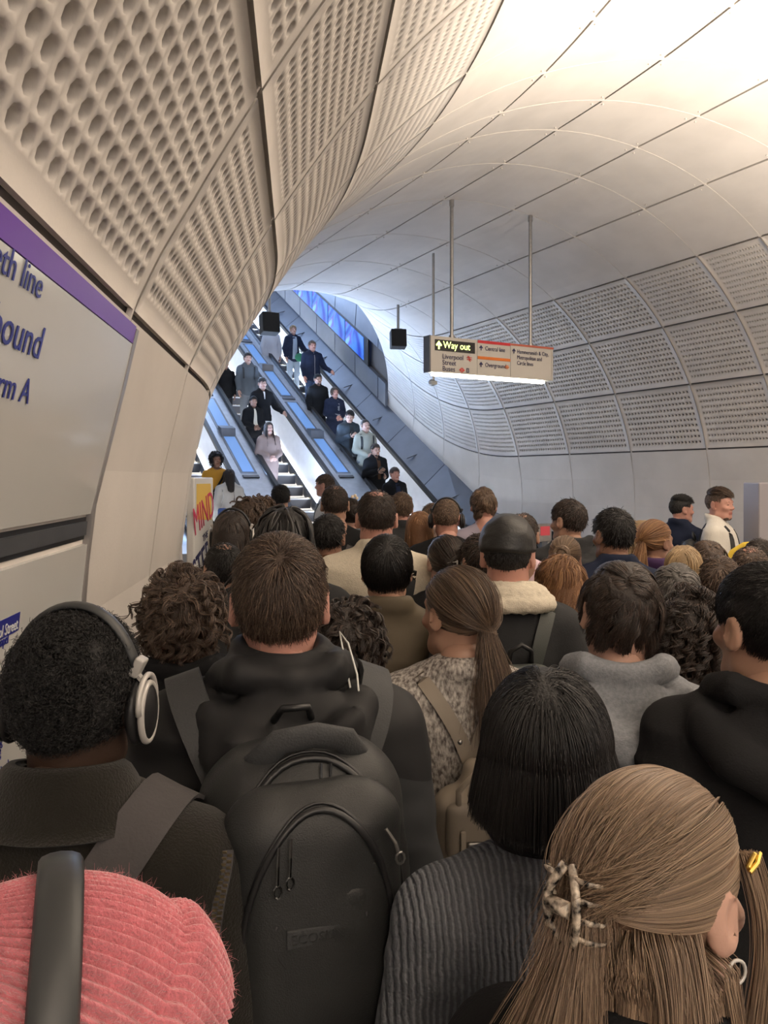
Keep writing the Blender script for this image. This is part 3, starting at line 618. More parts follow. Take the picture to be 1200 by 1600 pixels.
# ------------------------------------------------------------------ implicit surfaces for bodies and cloth
def smin(a, b, k):
    h = np.maximum(k - np.abs(a - b), 0) / k
    return np.minimum(a, b) - h * h * k * .25
class SDF:
    def __init__(s, lo, hi, res):
        s.ax = [np.arange(lo[i], hi[i] + res, res, dtype=np.float32) for i in range(3)]; s.res = res
        s.F = np.full([len(a) for a in s.ax], .5, dtype=np.float32)
    def _win(s, lo, hi):
        sl = []
        for i in range(3):
            a = int(np.searchsorted(s.ax[i], lo[i])); b = int(np.searchsorted(s.ax[i], hi[i])); sl.append(slice(max(a - 1, 0), min(b + 1, len(s.ax[i]))))
        if any(q.start >= q.stop for q in sl): return None
        X, Y, Z = np.meshgrid(*[s.ax[i][sl[i]] for i in range(3)], indexing='ij', sparse=True)
        return tuple(sl), X, Y, Z
    def _put(s, sl, d, k, sub=False):
        if sub: s.F[sl] = -smin(-s.F[sl], d, k)
        else: s.F[sl] = smin(s.F[sl], d, k)
    def cap(s, a, b, ra, rb=None, k=.03, sub=False, flat=None):
        rb = ra if rb is None else rb; a = np.array(a, float); b = np.array(b, float); m = max(ra, rb) + k + s.res * 2
        w = s._win(np.minimum(a, b) - m, np.maximum(a, b) + m)
        if w is None: return s
        sl, X, Y, Z = w; v = b - a; L2 = max(v @ v, 1e-9)
        t = np.clip(((X - a[0]) * v[0] + (Y - a[1]) * v[1] + (Z - a[2]) * v[2]) / L2, 0, 1)
        d = np.sqrt((X - a[0] - t * v[0]) ** 2 + (Y - a[1] - t * v[1]) ** 2 + (Z - a[2] - t * v[2]) ** 2) - (ra + (rb - ra) * t)
        s._put(sl, d, k, sub); return s
    def chain(s, pts, rs, k=.03, sub=False):
        for i in range(len(pts) - 1): s.cap(pts[i], pts[i + 1], rs[i] if hasattr(rs, '__len__') else rs, rs[i + 1] if hasattr(rs, '__len__') else rs, k, sub)
        return s
    def ell(s, c, r, k=.03, rot=None, sub=False):
        c = np.array(c, float); r = np.array(r, float); m = (max(r) if rot is not None else r) + k + s.res * 2
        w = s._win(c - m, c + m)
        if w is None: return s
        sl, X, Y, Z = w; x, y, z = X - c[0], Y - c[1], Z - c[2]
        if rot is not None:
            q = np.array(rot.to_3x3()) if not isinstance(rot, np.ndarray) else rot
            x, y, z = (q[0, 0] * x + q[1, 0] * y + q[2, 0] * z, q[0, 1] * x + q[1, 1] * y + q[2, 1] * z, q[0, 2] * x + q[1, 2] * y + q[2, 2] * z)
        k0 = np.sqrt((x / r[0]) ** 2 + (y / r[1]) ** 2 + (z / r[2]) ** 2); k1 = np.sqrt((x / r[0] ** 2) ** 2 + (y / r[1] ** 2) ** 2 + (z / r[2] ** 2) ** 2)
        d = k0 * (k0 - 1) / np.maximum(k1, 1e-6); s._put(sl, d, k, sub); return s
    def box(s, c, r, rr, k=.02, rot=None, sub=False):
        c = np.array(c, float); r = np.array(r, float); m = np.linalg.norm(r) + k + s.res * 2
        w = s._win(c - m, c + m)
        if w is None: return s
        sl, X, Y, Z = w; x, y, z = X - c[0], Y - c[1], Z - c[2]
        if rot is not None:
            q = np.array(rot.to_3x3()); x, y, z = (q[0, 0] * x + q[1, 0] * y + q[2, 0] * z, q[0, 1] * x + q[1, 1] * y + q[2, 1] * z, q[0, 2] * x + q[1, 2] * y + q[2, 2] * z)
        a, b, e = np.abs(x) - r[0] + rr, np.abs(y) - r[1] + rr, np.abs(z) - r[2] + rr
        d = np.sqrt(np.maximum(a, 0) ** 2 + np.maximum(b, 0) ** 2 + np.maximum(e, 0) ** 2) + np.minimum(np.maximum(a, np.maximum(b, e)), 0) - rr
        s._put(sl, d, k, sub); return s
    def cut(s, n, d0, k=.01):
        X, Y, Z = np.meshgrid(*s.ax, indexing='ij', sparse=True); d = n[0] * X + n[1] * Y + n[2] * Z - d0
        s.F = -smin(-s.F, -d.astype(np.float32) + 0 * s.F, k); return s
    def mesh(s):
        F = s.F.copy(); F[0] = F[-1] = .5; F[:, 0] = F[:, -1] = .5; F[:, :, 0] = F[:, :, -1] = .5
        I = F < 0; nx, ny, nz = F.shape
        c = [I[i:nx - 1 + i, j:ny - 1 + j, k:nz - 1 + k] for i in (0, 1) for j in (0, 1) for k in (0, 1)]
        cnt = sum(q.astype(np.int8) for q in c); act = (cnt > 0) & (cnt < 8)
        idx = np.full(act.shape, -1, dtype=np.int64); A = np.argwhere(act); idx[act] = np.arange(len(A))
        P = np.zeros((len(A), 3)); n = np.zeros(len(A)); i, j, k = A.T
        for ax in range(3):
            o = [q for q in range(3) if q != ax]
            for p in (0, 1):
                for q in (0, 1):
                    a = [i, j, k]; a[o[0]] = a[o[0]] + p; a[o[1]] = a[o[1]] + q; b = list(a); b[ax] = b[ax] + 1
                    fa, fb = F[tuple(a)], F[tuple(b)]; cr = (fa < 0) != (fb < 0); t = np.where(cr, fa / np.where(cr, fa - fb, 1), 0)
                    pos = np.stack(a, -1).astype(float); pos[:, ax] += t; P += pos * cr[:, None]; n += cr
        P /= np.maximum(n, 1)[:, None]; P = P * s.res + np.array([a[0] for a in s.ax])
        Q = []
        for ax in range(3):
            o = [(ax + 1) % 3, (ax + 2) % 3]
            a = [slice(1, -1)] * 3; b = [slice(1, -1)] * 3; a[ax] = slice(0, F.shape[ax] - 1); b[ax] = slice(1, F.shape[ax])
            ia, ib = I[tuple(a)], I[tuple(b)]; cr = np.argwhere(ia != ib); 
            if not len(cr): continue
            flip = ia[tuple(cr.T)]; off = np.array([1, 1, 1]); off[ax] = 0; e = cr + off
            def g(p, q):
                f = e.copy(); f[:, o[0]] -= p; f[:, o[1]] -= q; return idx[tuple(f.T)]
            qd = np.stack([g(1, 1), g(0, 1), g(0, 0), g(1, 0)], -1); qd[~flip] = qd[~flip][:, ::-1]; Q.append(qd)
        Q = np.concatenate(Q); Q = Q[(Q >= 0).all(1)]
        return P, Q
def relax(P, Q, it=1, w=.5):
    n = len(P)
    for _ in range(it):
        S_ = np.zeros((n, 3)); c = np.zeros(n)
        for a, b in ((0, 1), (1, 2), (2, 3), (3, 0)):
            np.add.at(S_, Q[:, a], P[Q[:, b]]); np.add.at(S_, Q[:, b], P[Q[:, a]]); np.add.at(c, Q[:, a], 1); np.add.at(c, Q[:, b], 1)
        P = P * (1 - w) + w * S_ / np.maximum(c, 1)[:, None]
    return P
def vnormals(P, Q):
    n = np.cross(P[Q[:, 2]] - P[Q[:, 0]], P[Q[:, 3]] - P[Q[:, 1]]); V = np.zeros_like(P)
    for k in range(4): np.add.at(V, Q[:, k], n)
    return V / (np.linalg.norm(V, axis=1, keepdims=True) + 1e-9)
def vnoise(P, seed=0):
    """smooth value noise, -1..1"""
    I = np.floor(P).astype(np.int64); f = P - I; f = f * f * (3 - 2 * f); r = 0
    for dx in (0, 1):
        for dy in (0, 1):
            for dz in (0, 1):
                h = (I[:, 0] + dx) * 374761393 + (I[:, 1] + dy) * 668265263 + (I[:, 2] + dz) * 2147483647 + seed * 1274126177
                h = (h ^ (h >> 13)) * 1274126177; h = h ^ (h >> 16); h = (h & 0xffff) / 65535.0
                w = (f[:, 0] if dx else 1 - f[:, 0]) * (f[:, 1] if dy else 1 - f[:, 1]) * (f[:, 2] if dz else 1 - f[:, 2]); r = r + w * h
    return r * 2 - 1
def folds(P, Q, amp=.006, sc=(7, 7, 16), seed=0, ridge=True):
    """cloth creases: ridged noise pushed along the normals"""
    N = vnormals(P, Q); w = P * np.array(sc) + .8 * np.stack([vnoise(P * 5, seed + 1), vnoise(P * 5 + 9, seed + 2), vnoise(P * 5 + 17, seed + 3)], -1)
    a = vnoise(w, seed); d = (1 - 2 * np.abs(a)) if ridge else a
    d2 = vnoise(P * np.array(sc) * 2.3, seed + 5)
    return P + N * (amp * d + amp * .35 * d2)[:, None]

# ------------------------------------------------------------------ templates
def head_template(res=.0055, female=False):
    s = SDF((-.10, -.125, -.23), (.10, .135, .135), res)
    w = .95 if female else 1.0
    s.ell((0, -.012, .028), (.075 * w, .097, .088), .03); s.ell((0, .022, -.040), (.057 * w, .066, .070), .035)
    s.cap((-.022 * w, .052, -.095), (.022 * w, .052, -.095), .022, None, .03); s.cap((-.05 * w, -.0, -.072), (-.02 * w, .055, -.095), .017, .02, .025); s.cap((.05 * w, -.0, -.072), (.02 * w, .055, -.095), .017, .02, .025)
    s.cap((-.032, .075, .020), (.032, .075, .020), .013, None, .02)
    for q in (-1, 1):
        s.ell((q * .032, .092, .001), (.015, .012, .010), .014, None, True); s.ell((q * .040 * w, .068, -.028), (.020, .018, .018), .02)
        s.ell((q * .031, .074, 0), (.013, .012, .0115), .004)
    s.cap((0, .083, .006), (0, .104, -.026), .0075, .0115, .010); s.cap((-.012, .096, -.031), (.012, .096, -.031), .008, None, .008)
    s.cap((-.019, .083, -.0595), (.019, .083, -.0595), .0065, None, .006); s.cap((-.016, .082, -.070), (.016, .082, -.070), .007, None, .006)
    s.cap((-.022, .094, -.0648), (.022, .094, -.0648), .0022, None, .003, True)
    for q in (-1, 1):
        rt = Matrix.Rotation(q * R(-22), 3, 'Z')
        s.ell((q * .083 * w, -.016, -.004), (.009, .022, .034), .006, rt); s.ell((q * .092 * w, -.008, 0), (.006, .012, .020), .006, rt, True)
        s.ell((q * .077 * w, -.002, -.033), (.007, .010, .010), .006)
    s.cap((0, -.022, -.05), (0, -.036, -.25), .054 * w, .058 * w, .03)
    P, Q = s.mesh(); P = relax(P, Q, 1, .35)
    lips = (P[:, 1] > .070) & (np.abs(P[:, 0]) < .024) & (P[:, 2] < -.0535) & (P[:, 2] > -.0765)
    eyes = (P[:, 1] > .070) & (np.abs(np.abs(P[:, 0]) - .031) < .0125) & (np.abs(P[:, 2]) < .0065)
    return P, Q, np.where(lips, 1, 0) + np.where(eyes, 2, 0)
def hand_template():
    s = SDF((-.035, -.06, -.21), (.06, .07, .03), .0042); s.ell((0, 0, -.055), (.014, .040, .048), .015); s.cap((0, 0, .02), (0, 0, -.03), .024, .026, .02)
    for y, L, r, o in ((.031, .072, .0085, -.085), (.011, .080, .0088, -.094), (-.010, .075, .0085, -.092), (-.030, .058, .0075, -.084)):
        a = np.array([0, y, o]); p = [a]; c = 0
        for f, bend in ((.46, 12), (.30, 28), (.24, 44)):
            q = R(bend); p.append(p[-1] + np.array([math.sin(q), 0, -math.cos(q)]) * L * f)
        s.chain(p, [r + .001, r, r * .92, r * .85], .004)
    s.chain([(.004, .030, -.030), (.014, .052, -.060), (.020, .058, -.088), (.027, .056, -.108)], [.013, .011, .0095, .008], .008)
    return s.mesh()
HEAD = {}
def get_head(kind):
    if kind not in HEAD: HEAD[kind] = head_template(.005 if kind[0] == 'f' else .0085, kind[1] == 'w')
    return HEAD[kind]
HAND = hand_template()
SKEL = dict(neck=(0, -.02, 1.455), sh=(.185, -.01, 1.415), hip=(.088, 0, .92))
POSES = {                                   # elbow, wrist for right (x>0) and left; in the person's own frame, facing +y
    'down': ((.213, -.03, 1.13), (.213, .04, .90), (-.213, -.03, 1.13), (-.213, .04, .90)),
    'phone': ((.213, -.02, 1.12), (.09, .24, 1.20), (-.213, -.02, 1.12), (-.10, .20, 1.10)),
    'rail': ((.27, .02, 1.15), (.36, .22, 1.02), (-.213, -.03, 1.13), (-.213, .04, .90)),
    'raill': ((.213, -.03, 1.13), (.213, .04, .90), (-.27, .02, 1.15), (-.36, .22, 1.02)),
    'front': ((.213, .0, 1.13), (.06, .20, 1.03), (-.213, 0, 1.13), (-.04, .21, 1.02)),
    'strap': ((.25, .10, 1.20), (.14, .13, 1.36), (-.213, -.03, 1.13), (-.213, .04, .90)),
}
def body_prims(s, pose, o=0.0, w=1.0, legs=True, torso=True, arms=True, kk=.05, belly=0.0):
    """o = how far the surface stands off the skin"""
    er, wr, el, wl = POSES[pose]
    if torso:
        s.cap((-.095 * w, -.005, 1.355), (.095 * w, -.005, 1.355), .068 + o * .8, None, kk)
        s.ell((0, .005, 1.27), (.150 * w + o, .108 + o, .20), kk); s.ell((0, .01 + belly * .4, 1.06), (.138 * w + o, .102 + o + belly, .20), kk); s.ell((0, 0, .93), (.165 * w + o, .115 + o, .14), kk)
        for q in (-1, 1): s.cap((q * .025, -.022, 1.455), (q * .150 * w, -.012, 1.385), .046 + o * .5, .050 + o * .9, kk)
    if arms:
        for q, e, r in ((1, er, wr), (-1, el, wl)):
            sh = (q * .162 * w, -.01, 1.378)
            s.cap(sh, e, .050 + o, .041 + o * .9, .022); s.cap(e, r, .041 + o * .9, .029 + o * .6, .022)
    if legs:
        for q in (-1, 1):
            s.cap((q * .085, 0, .90), (q * .095, .015, .50), .085 + o, .055 + o, .04); s.cap((q * .095, .015, .50), (q * .10, -.01, .09), .055 + o, .040 + o, .03)
            s.cap((q * .10, -.02, .048), (q * .108, .09, .038), .030, .022, .03)
BODYC = {}
def body_mesh(pose, w):
    k = (pose, w)
    if k not in BODYC:
        s = SDF((-.50, -.22, -.02), (.50, .36, 1.56), .024); body_prims(s, pose, 0, w); s.cap((0, -.03, 1.40), (0, -.035, 1.50), .058, .056, .03)
        BODYC[k] = s.mesh()
    return BODYC[k]
def hand_at(e, r, q):
    e, r = np.array(e), np.array(r); z = (e - r); z /= np.linalg.norm(z); x = np.array([-q, 0, 0.0]); x = x - z * (x @ z); x /= np.linalg.norm(x); y = np.cross(z, x)
    P, Q = HAND; P = P.copy()
    M3 = np.stack([x, y, z], 1)
    if q > 0: pass
    f = Q
    # keep the thumb to the front (+y) or inwards
    if y[1] < -.2 or (abs(y[1]) < .2 and y[2] < 0): P = P * np.array([1, -1, 1]); f = Q[:, ::-1]
    return P @ M3.T + r, f
NECKP = np.array([0, -.03, -.17])
def head_matrix(yaw, pitch, roll):          # degrees; head centre sits at z 1.635 of a 1.75 m figure
    return Matrix.Translation((0, -.008, 1.437)) @ Euler((R(pitch), R(roll), R(yaw)), 'ZXY').to_matrix().to_4x4() @ Matrix.Translation((0, .02, .17))

TOPC = {}
def top_mesh(style, pose, w, res, seed=0):
    k = (style, pose, w, res, seed)
    if k in TOPC: return TOPC[k]
    lo = .78; o = {'tee': .010, 'sweater': .024, 'jacket': .028, 'puffer': .038, 'hoodie': .028, 'coat': .034, 'fleece': .032, 'shell': .034, 'plain': .030}[style]
    if style == 'coat': lo = .45
    er, wr, el, wl = POSES[pose]
    s = SDF((-.56, -.36, lo - .05), (.56, .40, 1.62), res)
    body_prims(s, pose, o, w, legs=False, arms=(style != 'tee'))
    if style == 'tee':
        for q, e in ((1, er), (-1, el)):
            sh = np.array((q * .162 * w, -.01, 1.378)); e = np.array(e); s.cap(sh, sh + (e - sh) * .62, .066, .062, .04)
    if style in ('coat',):
        s.ell((0, 0, .75), (.20 * w, .16, .42), .08); s.cut((0, 0, -1), -lo)
    else:
        s.ell((0, 0, .86), (.158 * w + o * .8, .115 + o * .8, .14), .04); s.cut((0, 0, -1), -lo)
    if style != 'tee':                      # sleeves end in a clean cuff before the hand
        for q, e, r in ((1, er, wr), (-1, el, wl)):
            e, r = np.array(e), np.array(r); d = (r - e) / np.linalg.norm(r - e); s.ell(r + d * .045, (.052, .052, .052), .006, None, True); s.cap(r - d * .02, r - d * .012, .036 + o * .6, None, .01)
    if style in ('hoodie', 'shell'):
        kz = 1.0 if style == 'hoodie' else 1.25
        s.chain([(-.080, .060, 1.450), (-.102, -.03, 1.500), (-.075, -.095, 1.512), (0, -.118, 1.505), (.075, -.095, 1.512), (.102, -.03, 1.500), (.080, .060, 1.450)], [.024, .027, .027, .027, .027, .027, .024], .008)
        s.chain([(-.135, -.02, 1.455), (-.125, -.10, 1.440), (-.08, -.150, 1.40), (0, -.175, 1.365), (.08, -.150, 1.40), (.125, -.10, 1.440), (.135, -.02, 1.455)], [.024, .034, .040 * kz, .044 * kz, .040 * kz, .034, .024], .010)
        s.ell((0, -.105, 1.43), (.112, .040 * kz, .060), .014)
        if style == 'shell':
            s.chain([(.072 * math.sin(a), -.022 - .070 * math.cos(a), 1.535) for a in np.linspace(-2.4, 2.4, 14)], .014, .012); s.chain([(.070 * math.sin(a), -.022 - .068 * math.cos(a), 1.512) for a in np.linspace(-2.4, 2.4, 14)], .018, .012)
            s.cap((-.10, -.19, 1.435), (.02, -.205, 1.395), .012, None, .02); s.cap((.10, -.17, 1.45), (.0, -.205, 1.41), .012, None, .02)
    elif style in ('jacket', 'coat', 'puffer', 'fleece'):
        n = 14
        pts = [(.070 * math.sin(a), -.022 - .068 * math.cos(a), 1.500 - .02 * (1 - math.cos(a))) for a in np.linspace(-2.6, 2.6, n)]
        s.chain(pts, .017 if style != 'puffer' else .026, .02); s.chain([(p[0], p[1] - .004, p[2] + .028) for p in pts], .012 if style != 'puffer' else .02, .02)
    elif style == 'sweater':
        pts = [(.066 * math.sin(a), -.022 - .062 * math.cos(a), 1.492 - .018 * (1 - math.cos(a))) for a in np.linspace(-3.1, 3.1, 14)]; s.chain(pts, .017, .02); s.chain([(p[0] * 1.1, p[1] * 1.1, p[2] - .018) for p in pts], .017, .02)
    s.cap((0, .03, 1.50), (0, .005, 1.66), .050, .07, .008, True)
    P, Q = s.mesh(); P = relax(P, Q, 2, .5)
    if style == 'puffer':
        N = vnormals(P, Q); P = P + N * (.007 * np.abs(np.sin(P[:, 2] * math.pi / .085)) - .003)[:, None]
    amp = {'tee': .003, 'sweater': .003, 'jacket': .006, 'puffer': .004, 'hoodie': .006, 'coat': .006, 'fleece': .003, 'shell': .009, 'plain': .006}[style]
    P = folds(P, Q, amp, (5, 5, 13), seed)
    TOPC[k] = (P, Q); return TOPC[k]
LEGC = {}
def leg_mesh():
    if not LEGC:
        s = SDF((-.26, -.2, .03), (.26, .22, 1.0), .022)
        s.ell((0, 0, .93), (.165, .115, .12), .04)
        for q in (-1, 1): s.cap((q * .085, 0, .90), (q * .095, .015, .50), .095, .070, .04); s.cap((q * .095, .015, .50), (q * .10, -.005, .07), .070, .062, .03)
        s.cut((0, 0, -1), -.06); s.cut((0, 0, 1), .98); P, Q = s.mesh(); LEGC[0] = (folds(relax(P, Q, 1), Q, .006, (6, 6, 14), 3), Q)
        s = SDF((-.07, -.14, -.01), (.09, .2, .14), .012)
        s.cap((0, -.05, .045), (.005, .12, .036), .042, .034, .03); s.cap((0, -.055, .05), (0, -.05, .10), .043, .045, .02); s.cut((0, 0, -1), -.002); LEGC[1] = s.mesh()
    return LEGC

# ------------------------------------------------------------------ hair
HC = np.array([0, -.012, .028]); HR = np.array([.078, .100, .091])
def hair_roots(n, style, rng, front=True):
    out = []; tot = 0
    while tot < n:
        d = rng.normal(size=(n * 3, 3)); d /= np.linalg.norm(d, axis=1, keepdims=True); p = HC + d * HR * 1.0
        x, y, z = p.T
        nape = {'short': -.066, 'fade': -.050, 'long': -.075, 'curly': -.070}.get(style, -.065)
        line = np.where(y < -.02, nape + (y + .112) * .25, np.where(y < .04, -.045 + (y + .02) * 1.25, .050 + (y - .04) * .35))
        ok = z > line
        if style in ('fade', 'short'): ok &= ~((np.abs(x) > .060) & (y > -.042) & (y < .03) & (z < .030))
        out.append(p[ok]); tot += ok.sum()
    return np.concatenate(out)[:n]
def strands(style, n, L, rng, npts=12, puff=.010, curl=0.0, cfreq=8.0, crown=(0, -.75, .65), target=None, tail=None, grav=.35, out_push=0.0, part=None, jitter=.15, lift_top=0.0, zend=None, cl=.35, root=.35, Lvar=.25, clump=0, sweep=None):
    """hair strands flowing over the skull: away from the crown, falling, or gathered at a target; curls as helices"""
    P0 = hair_roots(n, style, rng); n = len(P0)
    cr = np.array(crown, float); cr /= np.linalg.norm(cr); down = np.array([0, 0, -1.0])
    Li = L * (1 + Lvar * rng.uniform(-1, .4, n)); th = puff * rng.uniform(.15, 1, n) ** .7
    P = np.zeros((n, npts, 3)); p = P0.copy(); P[:, 0] = p; step = (Li / (npts - 1))[:, None]
    done = np.zeros(n, bool); jit = rng.normal(size=(n, 3)) * jitter
    if clump:
        cc = P0[rng.integers(0, n, clump)]; ci = np.argmin(((P0[:, None] - cc[None]) ** 2).sum(-1), 1) if n * clump < 6e6 else rng.integers(0, clump, n)
        cj = rng.normal(size=(clump, 3)) * jitter; jit = cj[ci] + jit * .25; cph = rng.uniform(0, 6.28, clump)[ci] + rng.normal(size=n) * .12; th = (puff * rng.uniform(.2, 1, clump) ** .7)[ci] * rng.uniform(.94, 1.03, n); Li = (L * (1 + Lvar * rng.uniform(-1, .4, clump)))[ci] * rng.uniform(.96, 1.02, n); step = (Li / (npts - 1))[:, None]
    else: cph = rng.uniform(0, 6.28, n)
    for i in range(1, npts):
        t = i / (npts - 1); q = (p - HC) / HR; r = np.linalg.norm(q, axis=1, keepdims=True); nrm = q / HR; nrm /= np.linalg.norm(nrm, axis=1, keepdims=True); dirn = q / r
        if target is not None:
            T = np.array(target); d = T - p; dist = np.linalg.norm(d, axis=1); d = d / dist[:, None]
            d = d - nrm * ((d * nrm).sum(1) * (dist > .03))[:, None]; done |= dist < .022
            if tail is not None:
                tl = np.array(tail); tl = tl / np.linalg.norm(tl); dd = tl[None] + jit * 1.2 + down * .5 * t; d = np.where(done[:, None], dd, d + jit * .12)
            else: d = np.where(done[:, None], jit * 1e-4, d)
        else:
            c2 = cr
            if part is not None:
                side = np.where(P0[:, 0] > part, 1, -1)[:, None]; aw = np.concatenate([side * 1.0, 0 * side - .25, 0 * side], 1)
            else: aw = dirn - c2
            aw = aw - nrm * (aw * nrm).sum(1, keepdims=True); aw /= np.linalg.norm(aw, axis=1, keepdims=True) + 1e-6
            if sweep is not None: aw = aw + np.array(sweep)[None]
            g = grav + (1 - grav) * np.clip(t * 1.2 * L / .2, 0, 1) if L > .12 else grav
            d = aw * (1 - g) + down * g + jit
            low = p[:, 2] < HC[2]
            if out_push: d = d + out_push * np.stack([dirn[:, 0], dirn[:, 1], 0 * dirn[:, 0]], -1) * low[:, None]
        frz = done & (tail is None); d /= np.linalg.norm(d, axis=1, keepdims=True) + 1e-9
        p = p + d * step * np.where(frz, .02, 1)[:, None]
        q = (p - HC) / HR; r = np.linalg.norm(q, axis=1); sd_ = np.clip((np.abs(q[:, 0]) - .6) * 2.2, 0, 1) * (q[:, 2] < .45) * (L < .06); lim = 1 + (th * (1 - .72 * sd_) * (root + (1 - root) * min(1, t * 2.2)) + lift_top * np.clip(q[:, 2], 0, 1)) / .085
        free = done if target is not None else np.zeros(n, bool)
        below = (p[:, 2] < -.06) & (target is None)
        push = (r < lim) & ~free
        k = np.where(push, lim / np.maximum(r, .2), 1.0)
        cut_ = p[:, 2] < HC[2]
        pn = HC + (p - HC) * k[:, None]
        # below the ears only push sideways so long hair keeps falling
        pn[:, 2] = np.where(cut_, p[:, 2], pn[:, 2]); p = pn
        if L > .16 and target is None:
            rad = np.sqrt((p[:, 0] / 1.0) ** 2 + ((p[:, 1] + .02) / 1.1) ** 2); lowm = (p[:, 2] < HC[2]) ; mr = .070 + th * .9
            k2 = np.where(lowm & (rad < mr), mr / np.maximum(rad, .02), 1); p[:, 0] *= k2; p[:, 1] = (p[:, 1] + .02) * k2 - .02
        P[:, i] = p
    if clump and cl:
        mean = np.zeros((clump, npts, 3)); cnt = np.bincount(ci, minlength=clump)[:, None, None]; np.add.at(mean, ci, P); mean = mean / np.maximum(cnt, 1)
        s1 = np.clip(np.linspace(0, 1, npts) * 2.5, 0, 1)[None, :, None] * cl; P = P + (mean[ci] - P) * s1
    if zend is not None:
        zj = zend + rng.normal(size=n) * .003
        for i in range(1, npts):
            over = P[:, i, 2] < zj; P[over, i] = P[over, i - 1] + np.array([[0, 0, -.0002]])
    if curl:
        s_ = np.linspace(0, 1, npts)[None]; A = curl * np.minimum(1, s_ * 3); ph = cph[:, None] + cfreq * 2 * math.pi * s_ * (Li / L)[:, None]
        t_ = np.gradient(P, axis=1); t_ /= np.linalg.norm(t_, axis=2, keepdims=True) + 1e-9; a_ = np.cross(t_, np.array([.3, .2, .93])); a_ /= np.linalg.norm(a_, axis=2, keepdims=True) + 1e-6; b_ = np.cross(t_, a_)
        P = P + A[..., None] * (np.cos(ph)[..., None] * a_ + np.sin(ph)[..., None] * b_)
    return P
def curves_obj(name, P, rad, m, parent, M4=None, tip=.35):
    if P.shape[1] > 6:
        bad = ((P[:, :, 1] > .055) & (np.abs(P[:, :, 0]) < .052) & (P[:, :, 2] < .045)).any(1) & (P[:, 0, 2] > -.03); P = P[~bad]
    n, k, _ = P.shape
    if M4 is not None:
        A = np.array(M4); P = P @ A[:3, :3].T + A[:3, 3]
    c = bpy.data.hair_curves.new(name); c.add_curves([k] * n)
    c.attributes['position'].data.foreach_set('vector', P.astype(np.float32).ravel())
    at_ = c.attributes.get('radius') or c.attributes.new('radius', 'FLOAT', 'POINT')
    rr = rad * np.linspace(1, tip, k)[None] * np.ones((n, 1)); at_.data.foreach_set('value', rr.astype(np.float32).ravel())
    c.materials.append(m); o = bpy.data.objects.new(name, c); COL.objects.link(o); o.parent = parent; tag(o, kind='stuff'); return o
CAPC = {}
def cap_mesh(style, puff, res=.009, extra=None):
    """the solid under-layer of the hair"""
    k = (style, round(puff, 3), res, extra)
    if k in CAPC: return CAPC[k]
    s = SDF((-.16, -.19, -.30), (.16, .16, .20), res)
    s.ell(HC, HR + puff * .55, .01)
    nape = {'short': -.062, 'fade': -.046, 'long': -.07, 'curly': -.066}.get(style, -.06)
    s.box((0, .085, -.075), (.2, .075, .115), .03, .02, None, True)      # face window
    s.box((0, -.05, nape - .10), (.2, .2, .09), .01, .02, None, True)
    s.box((0, .118, .0), (.2, .05, .055), .02, .02, None, True)
    if style in ('fade', 'short'):
        for q in (-1, 1): s.ell((q * .085, -.01, -.005), (.03, .026, .036), .01, None, True)
    if extra:
        for e in extra:
            if e[0] == 'cap': s.cap(e[1], e[2], e[3], e[4], .03)
            else: s.ell(e[1], e[2], .03)
    P, Q = s.mesh(); P = relax(P, Q, 1); CAPC[k] = (P, Q); return CAPC[k]

HAIRCOL = dict(black=((.006, .005, .005), (.016, .013, .012)), darkbrown=((.024, .015, .011), (.085, .054, .038)), brown=((.062, .038, .026), (.19, .125, .085)),
               midbrown=((.100, .062, .040), (.27, .18, .115)), lightbrown=((.20, .132, .085), (.36, .255, .17)), ginger=((.19, .085, .033), (.42, .23, .10)), blonde=((.30, .20, .10), (.60, .44, .25)), grey=((.07, .062, .055), (.20, .18, .165)))
def skinm(tone):
    c = {'pale': (.50, .30, .23), 'mid': (.40, .23, .16), 'tan': (.28, .15, .10), 'brown': (.13, .065, .040), 'dark': (.055, .030, .020), 'rosy': (.52, .27, .21)}[tone]
    m = mat('skin ' + tone, c, .5, noise=.07, nscale=14, bump=.1, bscale=300)
    m.node_tree.nodes['Principled BSDF'].inputs['Subsurface Weight'].default_value = .08
    m.node_tree.nodes['Principled BSDF'].inputs['Subsurface Radius'].default_value = (.012, .005, .003)
    l = mat('lips ' + tone, (c[0] * .75, c[1] * .5, c[2] * .5), .45); return m, l
def xf(P, M4):
    A = np.array(M4); return P @ A[:3, :3].T + A[:3, 3]

